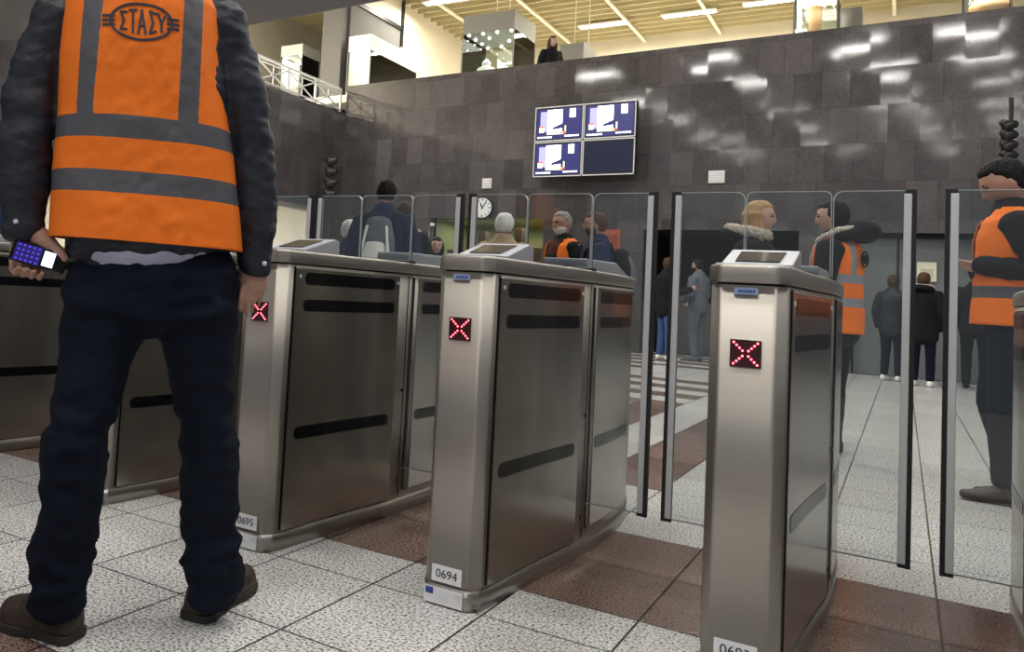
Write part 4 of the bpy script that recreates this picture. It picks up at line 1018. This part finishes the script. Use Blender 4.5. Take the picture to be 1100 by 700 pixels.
def vpt(f, y, off=0.0, frontal=False):
    xl, xr, ry = vrow(y); key = round(y, 2)
    if key not in vcache: vcache[key] = (F.px(xl, y, 0), F.px(xr, y+17, 0))
    A, B = vcache[key]; c_ = (A+B)/2; X = 2*f-1; X = max(-1, min(1, X))
    dep = (1-abs(X)**2.6)**.5*(ry+off)
    p = c_+(B-A)/2*X+(F.n if frontal else -F.n)*dep
    w_ = .006*noise.noise(Vector((X*2.2, y/34, 1.5)))+.004*noise.noise(Vector((X*5+y/60, y/16, 7.7)))+.0022*noise.noise(Vector((X*11, y/9+X*3, 4)))
    return p-F.n*w_*(1-X*X)*(1 if not frontal else -1)
ysr = []
y = 254.0
while y > -58: ysr.append(y); y -= 2.2
m = MB(1); NB = 380; cols = [(.5-.5*math.cos(PI*q/NB), False) for q in range(NB+1)]+[(.5+.5*math.cos(PI*q/60), True) for q in range(1, 60)]
BD = [yback(v_) for v_ in (117, 141, 176, 200)]
ysr += BD
ysr = sorted(set(ysr), reverse=True)
G = [[m.v(vpt(f, y, 0, fr)) for f, fr in cols] for y in ysr]; nC = len(cols)
for i in range(len(ysr)-1):
    yc = (ysr[i]+ysr[i+1])/2
    for j in range(nC):
        f0, fr0 = cols[j]; f1, fr1 = cols[(j+1) % nC]; fc = (f0+f1)/2; fr = fr0 or fr1
        if fr and abs(fc-.5) < .04+max(0, (100-yc))*.0012: continue
        t = max(0, min(1, yc/117)) if yc > 0 else 0
        xl_, xr_, _r = vrow(yc); X_ = VPN[0]+(xl_+(xr_-xl_)*fc-VPN[0])/KD
        st_ = not fr and yc < BD[1] and ((91-9*t < X_ < 112-12*t) or (197-7*t < X_ < 218-6*t))
        bd = BD[0] < yc < BD[1] or BD[2] < yc < BD[3]
        fc_ = m.bm.faces.new((G[i][j], G[i][(j+1) % nC], G[i+1][(j+1) % nC], G[i+1][j])); fc_.material_index = 1 if (bd or st_) else 0
vest = m.build('safety_vest', [M['orange'], M['band']], F.root, smooth=True)
so = vest.modifiers.new('t', 'SOLIDIFY'); so.thickness = .004; so.offset = 1
# hem and seam piping
m = MB(1)
for yy in (252.5,):
    pr_ = [vpt(f, yy, .003) for f in [q/60 for q in range(61)]]
    for a, c_ in zip(pr_, pr_[1:]): m.bar(a, c_, .004, .006)
m.build('hem', M['orange'], vest)
# printed emblem on the back: oval, lettering, side bars
def epx(x, y, off=.0065):
    x = xback(x); y = yback(y); yl = y-17*((x-70)/170); xl, xr, ry = vrow(yl); return vpt((x-xl)/(xr-xl), yl, 0)-F.n*off
em = MB(1); cx0, cy0 = 151, 25
def strokepx(mb, pts, wpx):
    for a, c_ in zip(pts, pts[1:]):
        A = epx(*a); B = epx(*c_); e = (B-A).normalized()*wpx/S_*.25; mb.bar(A-e, B+e, wpx/S_, .0015, up=F.n)
oval = [(cx0+33*math.cos(a)-.0*math.sin(a), cy0+20*math.sin(a)+2.2*math.cos(a)) for a in [2*PI*q/48 for q in range(49)]]
strokepx(em, oval, 2.6)
for s_, x0, x1 in ((-1, 110, 122), (1, 179, 191)):
    for q in (-1, 0, 1): strokepx(em, [(x0, cy0+q*5+(x0-cx0)*.07), (x1, cy0+q*5+(x1-cx0)*.07)], 2.6)
em.build('emblem_oval', M['labeltext'], vest)
em = MB(1)
def gl_(pts, x0, w_):
    out = []
    for u, v in pts:
        x = x0+u*w_; hh = 13.5-6.5*abs((x-cx0)/30)**1.6; out.append((x, cy0+(x-cx0)*.07-(v-.5)*2*hh))
    return out
glyph = {'S': [[(.95, .92), (.12, 1), (.55, .5), (.12, 0), (.95, .08)]], 'T': [[(0, 1), (1, 1)], [(.5, 1), (.5, 0)]], 'A': [[(0, 0), (.5, 1), (1, 0)], [(.22, .33), (.78, .33)]], 'Y': [[(0, 1), (.5, .5)], [(1, 1), (.5, .5), (.5, 0)]]}
for g_, x0 in zip('STASY', (128, 138, 147.5, 159, 168.5)):
    for st_ in glyph[g_]: strokepx(em, gl_(st_, x0, 8.0), 2.3)
em.build('emblem_lettering', M['labeltext'], vest)
# shoes
def bigshoe(heel, toe, wd=.050, ank=None):
    heel = Vector(heel)-F.base; toe = Vector(toe)-F.base; heel.z = toe.z = 0; d = (toe-heel).normalized(); Ln = (toe-heel).length; sd = d.cross(Vector((0, 0, 1))); Z = Vector((0, 0, 1))
    m = MB(1); rings = []
    for t, w_, h_ in ((0, .55, .05), (.03, .78, .085), (.12, .86, .10), (.25, .88, .105), (.38, .90, .10), (.5, .95, .085), (.65, 1.02, .068), (.8, 1.0, .060), (.9, .88, .055), (.97, .62, .045), (1.0, .35, .032)):
        c_ = heel+d*Ln*t; rings.append([c_+sd*(wd*w_*math.cos(a))+Z*(.018+h_*max(0, math.sin(a))**.8 if math.sin(a) > 0 else .018+.006*math.sin(a)) for a in [2*PI*q/20 for q in range(20)]])
    m.loft(rings); u_ = F.make(m, 'shoe', M['leather'], vox=.006, sm=1, fn=lambda co, n: .0022*noise.noise(co*40))
    m = MB(1); pts = []
    out = [(0, .5), (.02, .8), (.1, .98), (.3, .92), (.45, .86), (.65, 1.06), (.82, 1.05), (.93, .85), (.99, .5)]
    pts = [heel+d*Ln*t*1.02-d*.004+sd*wd*w_*1.04 for t, w_ in out]+[heel+d*Ln*t*1.02-d*.004-sd*wd*w_*1.04 for t, w_ in out[::-1]]
    m.loft([[p+Z*z for p in pts] for z in (.001, .022)]); m.build('sole', M['sole'], u_, bevel=.003)
bigshoe(atZ(82, 688, 0), atZ(4, 668, 0), .052); bigshoe(atZ(207, 668, 0), atZ(266, 628, 0), .050)
# the phone in the left hand
a_, b_ = P_(14, 268, -.03), P_(69, 284, -.03); ax = (b_-a_).normalized(); nz = (-F.n+Vector((0, 0, .12))).normalized(); wv = nz.cross(ax).normalized(); nz = ax.cross(wv)
if nz.dot(F.n) > 0: nz = -nz
c0_ = F.base+(a_+b_)/2
t = thing('mobile_phone', 'black mobile phone with glowing blue keypad held in a left hand', 'phone', c0_, 0, sc=1.0)
def pbox(mb, x0, x1, y0, y1, z0, z1): mb.hexa([ax*x+wv*y+nz*z for z in (z0, z1) for x, y in ((x0, y0), (x1, y0), (x1, y1), (x0, y1))])
up_ = 1 if wv.z > 0 else -1
m = MB(1); pbox(m, -.070, .070, -.026, .026, -.010, .008); m.build('phone_case', M['black'], t, bevel=.006)
m = MB(1); pbox(m, .012, .040, -.019, .019, .0075, .0092); m.build('display', mat('phone_display', (.2, .2, .3), .3, emit=(.75, .78, 1.0), estr=1.6), t)
m = MB(1)
for i in range(5):
    for j in range(4):
        x = -.052+i*.0125; y = -.018+j*.012; pbox(m, x-.0022, x+.0022, y-.0016, y+.0016, .0078, .0092)
m.build('keypad', mat('blue_keys', (.05, .03, .3), .4, emit=(.10, .05, .9), estr=1.3), t)
m = MB(1); pbox(m, -.06, .006, -.023, .023, .0072, .0082); m.build('keypad_plate', mat('keypad_plate', (.01, .008, .06), .3, emit=(.02, .01, .18), estr=.5), t)

# ---------------------------------------------- the others
def G_(x, y): p = atZ(x, y, 0); return (p.x, p.y, 0)
def Hd(x, Y): p = atY(x, 250, Y); return (p.x, p.y, 0)
# attendant at the right edge
person('person in orange safety vest at the right edge looking down at their joined hands', G_(1084, 540), -97, 1.80, ('blackcloth', .90, .03), 'jeans', ('short', 'hblack'),
       dict(elbow=[(-.235, -.09, 1.15), (.25, -.08, 1.12)], wrist=[(-.13, .155, 1.185), (-.02, .15, 1.165)], fist=True, hs=1.10, look=(-.05, .85, -.42), knee=[(-.09, .04, .48), (.09, .06, .48)], ank=[(-.09, .02, .085), (.07, -.05, .085)]),
       vest=dict(bz=(1.02, 1.08, 1.19, 1.20), band='band', hem=.885, straps=False), vox=.009, shoes='leather', beard=None, lname='jeans')
# attendant seen from the side behind gate 0693
person('person in orange safety vest and black fur-trimmed hood standing behind gate cabinet 0693', G_(894, 486), -76, 1.70, ('blackcloth', .80, .04), 'blackcloth', ('long', 'hblack'),
       dict(elbow=[(-.24, .02, 1.13), (.25, .04, 1.13)], wrist=[(-.16, .22, 1.02), (.18, .22, 1.02)], look=(-.25, 1, -.05)), vest=dict(bz=(1.00, 1.06, 1.16, 1.22), hem=.82, logo=True), hood=(True, 'fur'), vox=.010, slim=.92, skin='skinlight')
person('person with long ginger-blond hair and fur collar looking right behind gate cabinet 0693', Hd(810, 7.3), 100, 1.66, ('blackcloth', .80, .04), 'jeans', ('long', 'hblond'),
       dict(look=(.0, 1, .02)), hood=(False, 'fur', .046), longhair=.27, skin='skinlight', vox=.010)
person('person with grey beard, glasses and orange vest over a black rollneck behind gate cabinet 0694', Hd(606, 9.2), -125, 1.76, ('blackcloth', .85, .03), 'jeans', ('short', 'hgrey'),
       dict(look=(-.15, 1, .02)), vest=dict(hem=.85, gap=.105, straps=False), beard='hwhite', glasses=True, skin='skin', vox=.010)
person('person with short dark beard and dark blue coat facing left behind gate cabinet 0694', Hd(643, 8.7), -95, 1.71, ('bluecoat', .80, .04), 'jeans', ('short', 'hbrown'),
       dict(look=(0, 1, .04)), beard='hbrown', pack=('blackcloth', 'greycloth', 'black backpack on the back of the bearded person in dark blue coat'), skin='skin', vox=.010)
person('person with white hair and camel coat seen from behind above gate cabinet 0694', Hd(541, 8.9), 8, 1.71, ('camel', .80, .05), 'greycloth', ('short', 'hwhite'), vox=.011)
person('person with black hair in dark blue jacket wearing a grey backpack, seen from behind', Hd(412, 7.0), 12, 1.83, ('bluecoat', .85, .05), 'jeans', ('short', 'hblack'),
       pack=('greycloth', 'whitebox', 'grey and white backpack worn by the person in dark blue jacket'), vox=.010)
person('person with brown hair walking just right of and beyond the grey backpack', Hd(434, 8.3), -20, 1.78, ('blackcloth', .85, .04), 'jeans', ('short', 'hbrown'), vox=.013)
person('person with fair hair mostly hidden behind the person with the grey backpack', Hd(446, 10.4), 10, 1.66, ('blackcloth', .85, .04), 'jeans', ('short', 'hblond'), vox=.014)
person('person with long black hair facing the camera between gate cabinets 0695 and 0694', Hd(469, 11.0), 172, 1.60, ('blackcloth', .85, .03), 'blackcloth', ('long', 'hblack'), longhair=.2, skin='skinlight', vox=.012)
person('person in blue jacket stooping left of the person with the grey backpack', Hd(374, 8.6), 35, 1.60, ('bluecoat', .85, .04), 'jeans', ('short', 'hwhite'), vox=.013)
person('person in purple-blue jacket mostly hidden behind the left sleeve of the man in jeans', Hd(-2, 5.6), -30, 1.62, ('bluejeans', .85, .04), 'jeans', ('short', 'hbrown'), vox=.013)
person('person in black coat and blue jeans standing before the dark passage', G_(713, 387), 60, 1.74, ('blackcloth', .78, .04), 'bluejeans', ('long', 'hbrown'),
       dict(elbow=[(-.24, 0, 1.13), (.25, .05, 1.13)], wrist=[(-.18, .28, 1.15), (.20, .33, 1.22)]), skin='skinlight', shoes='whitebox', vox=.014)
person('person in pale grey jacket and trousers standing in front of the dark passage', G_(748, 388), -60, 1.76, ('greycloth', .85, .04), 'greycloth', ('short', 'hblack'),
       dict(elbow=[(-.25, 0, 1.13), (.25, .0, 1.13)], wrist=[(-.22, .22, 1.0), (.20, .22, 1.0)]), shoes='greycloth', beard='hblack', vox=.014)
person('person in black coat with cream collar seen from behind between the glass gate leaves', G_(990, 415), 12, 1.62, ('blackcloth', .72, .08), 'jeans', ('short', 'hbrown'), hood=(False, 'fur'), shoes='whitebox', vox=.013)
person('person in dark jacket and jeans beyond the left one of the two glass gate leaves', G_(957, 409), 30, 1.60, ('navy', .80, .05), 'jeans', ('long', 'hbrown'), shoes='whitebox', vox=.014)
person('person in dark clothes far behind the attendant at the right edge', G_(1047, 418), 0, 1.74, ('blackcloth', .8, .05), 'blackcloth', ('short', 'hblack'), vox=.014)
p = atY(592, 60, 19.9)
person('person with long hair in black looking over the edge of the upper gallery', (p.x, p.y, atY(592, 39, 19.9).z-1.78), 150, 1.78, ('blackcloth', .8, .02), 'blackcloth', ('long', 'hbrown'), longhair=.25, skin='skinlight', vox=.014)
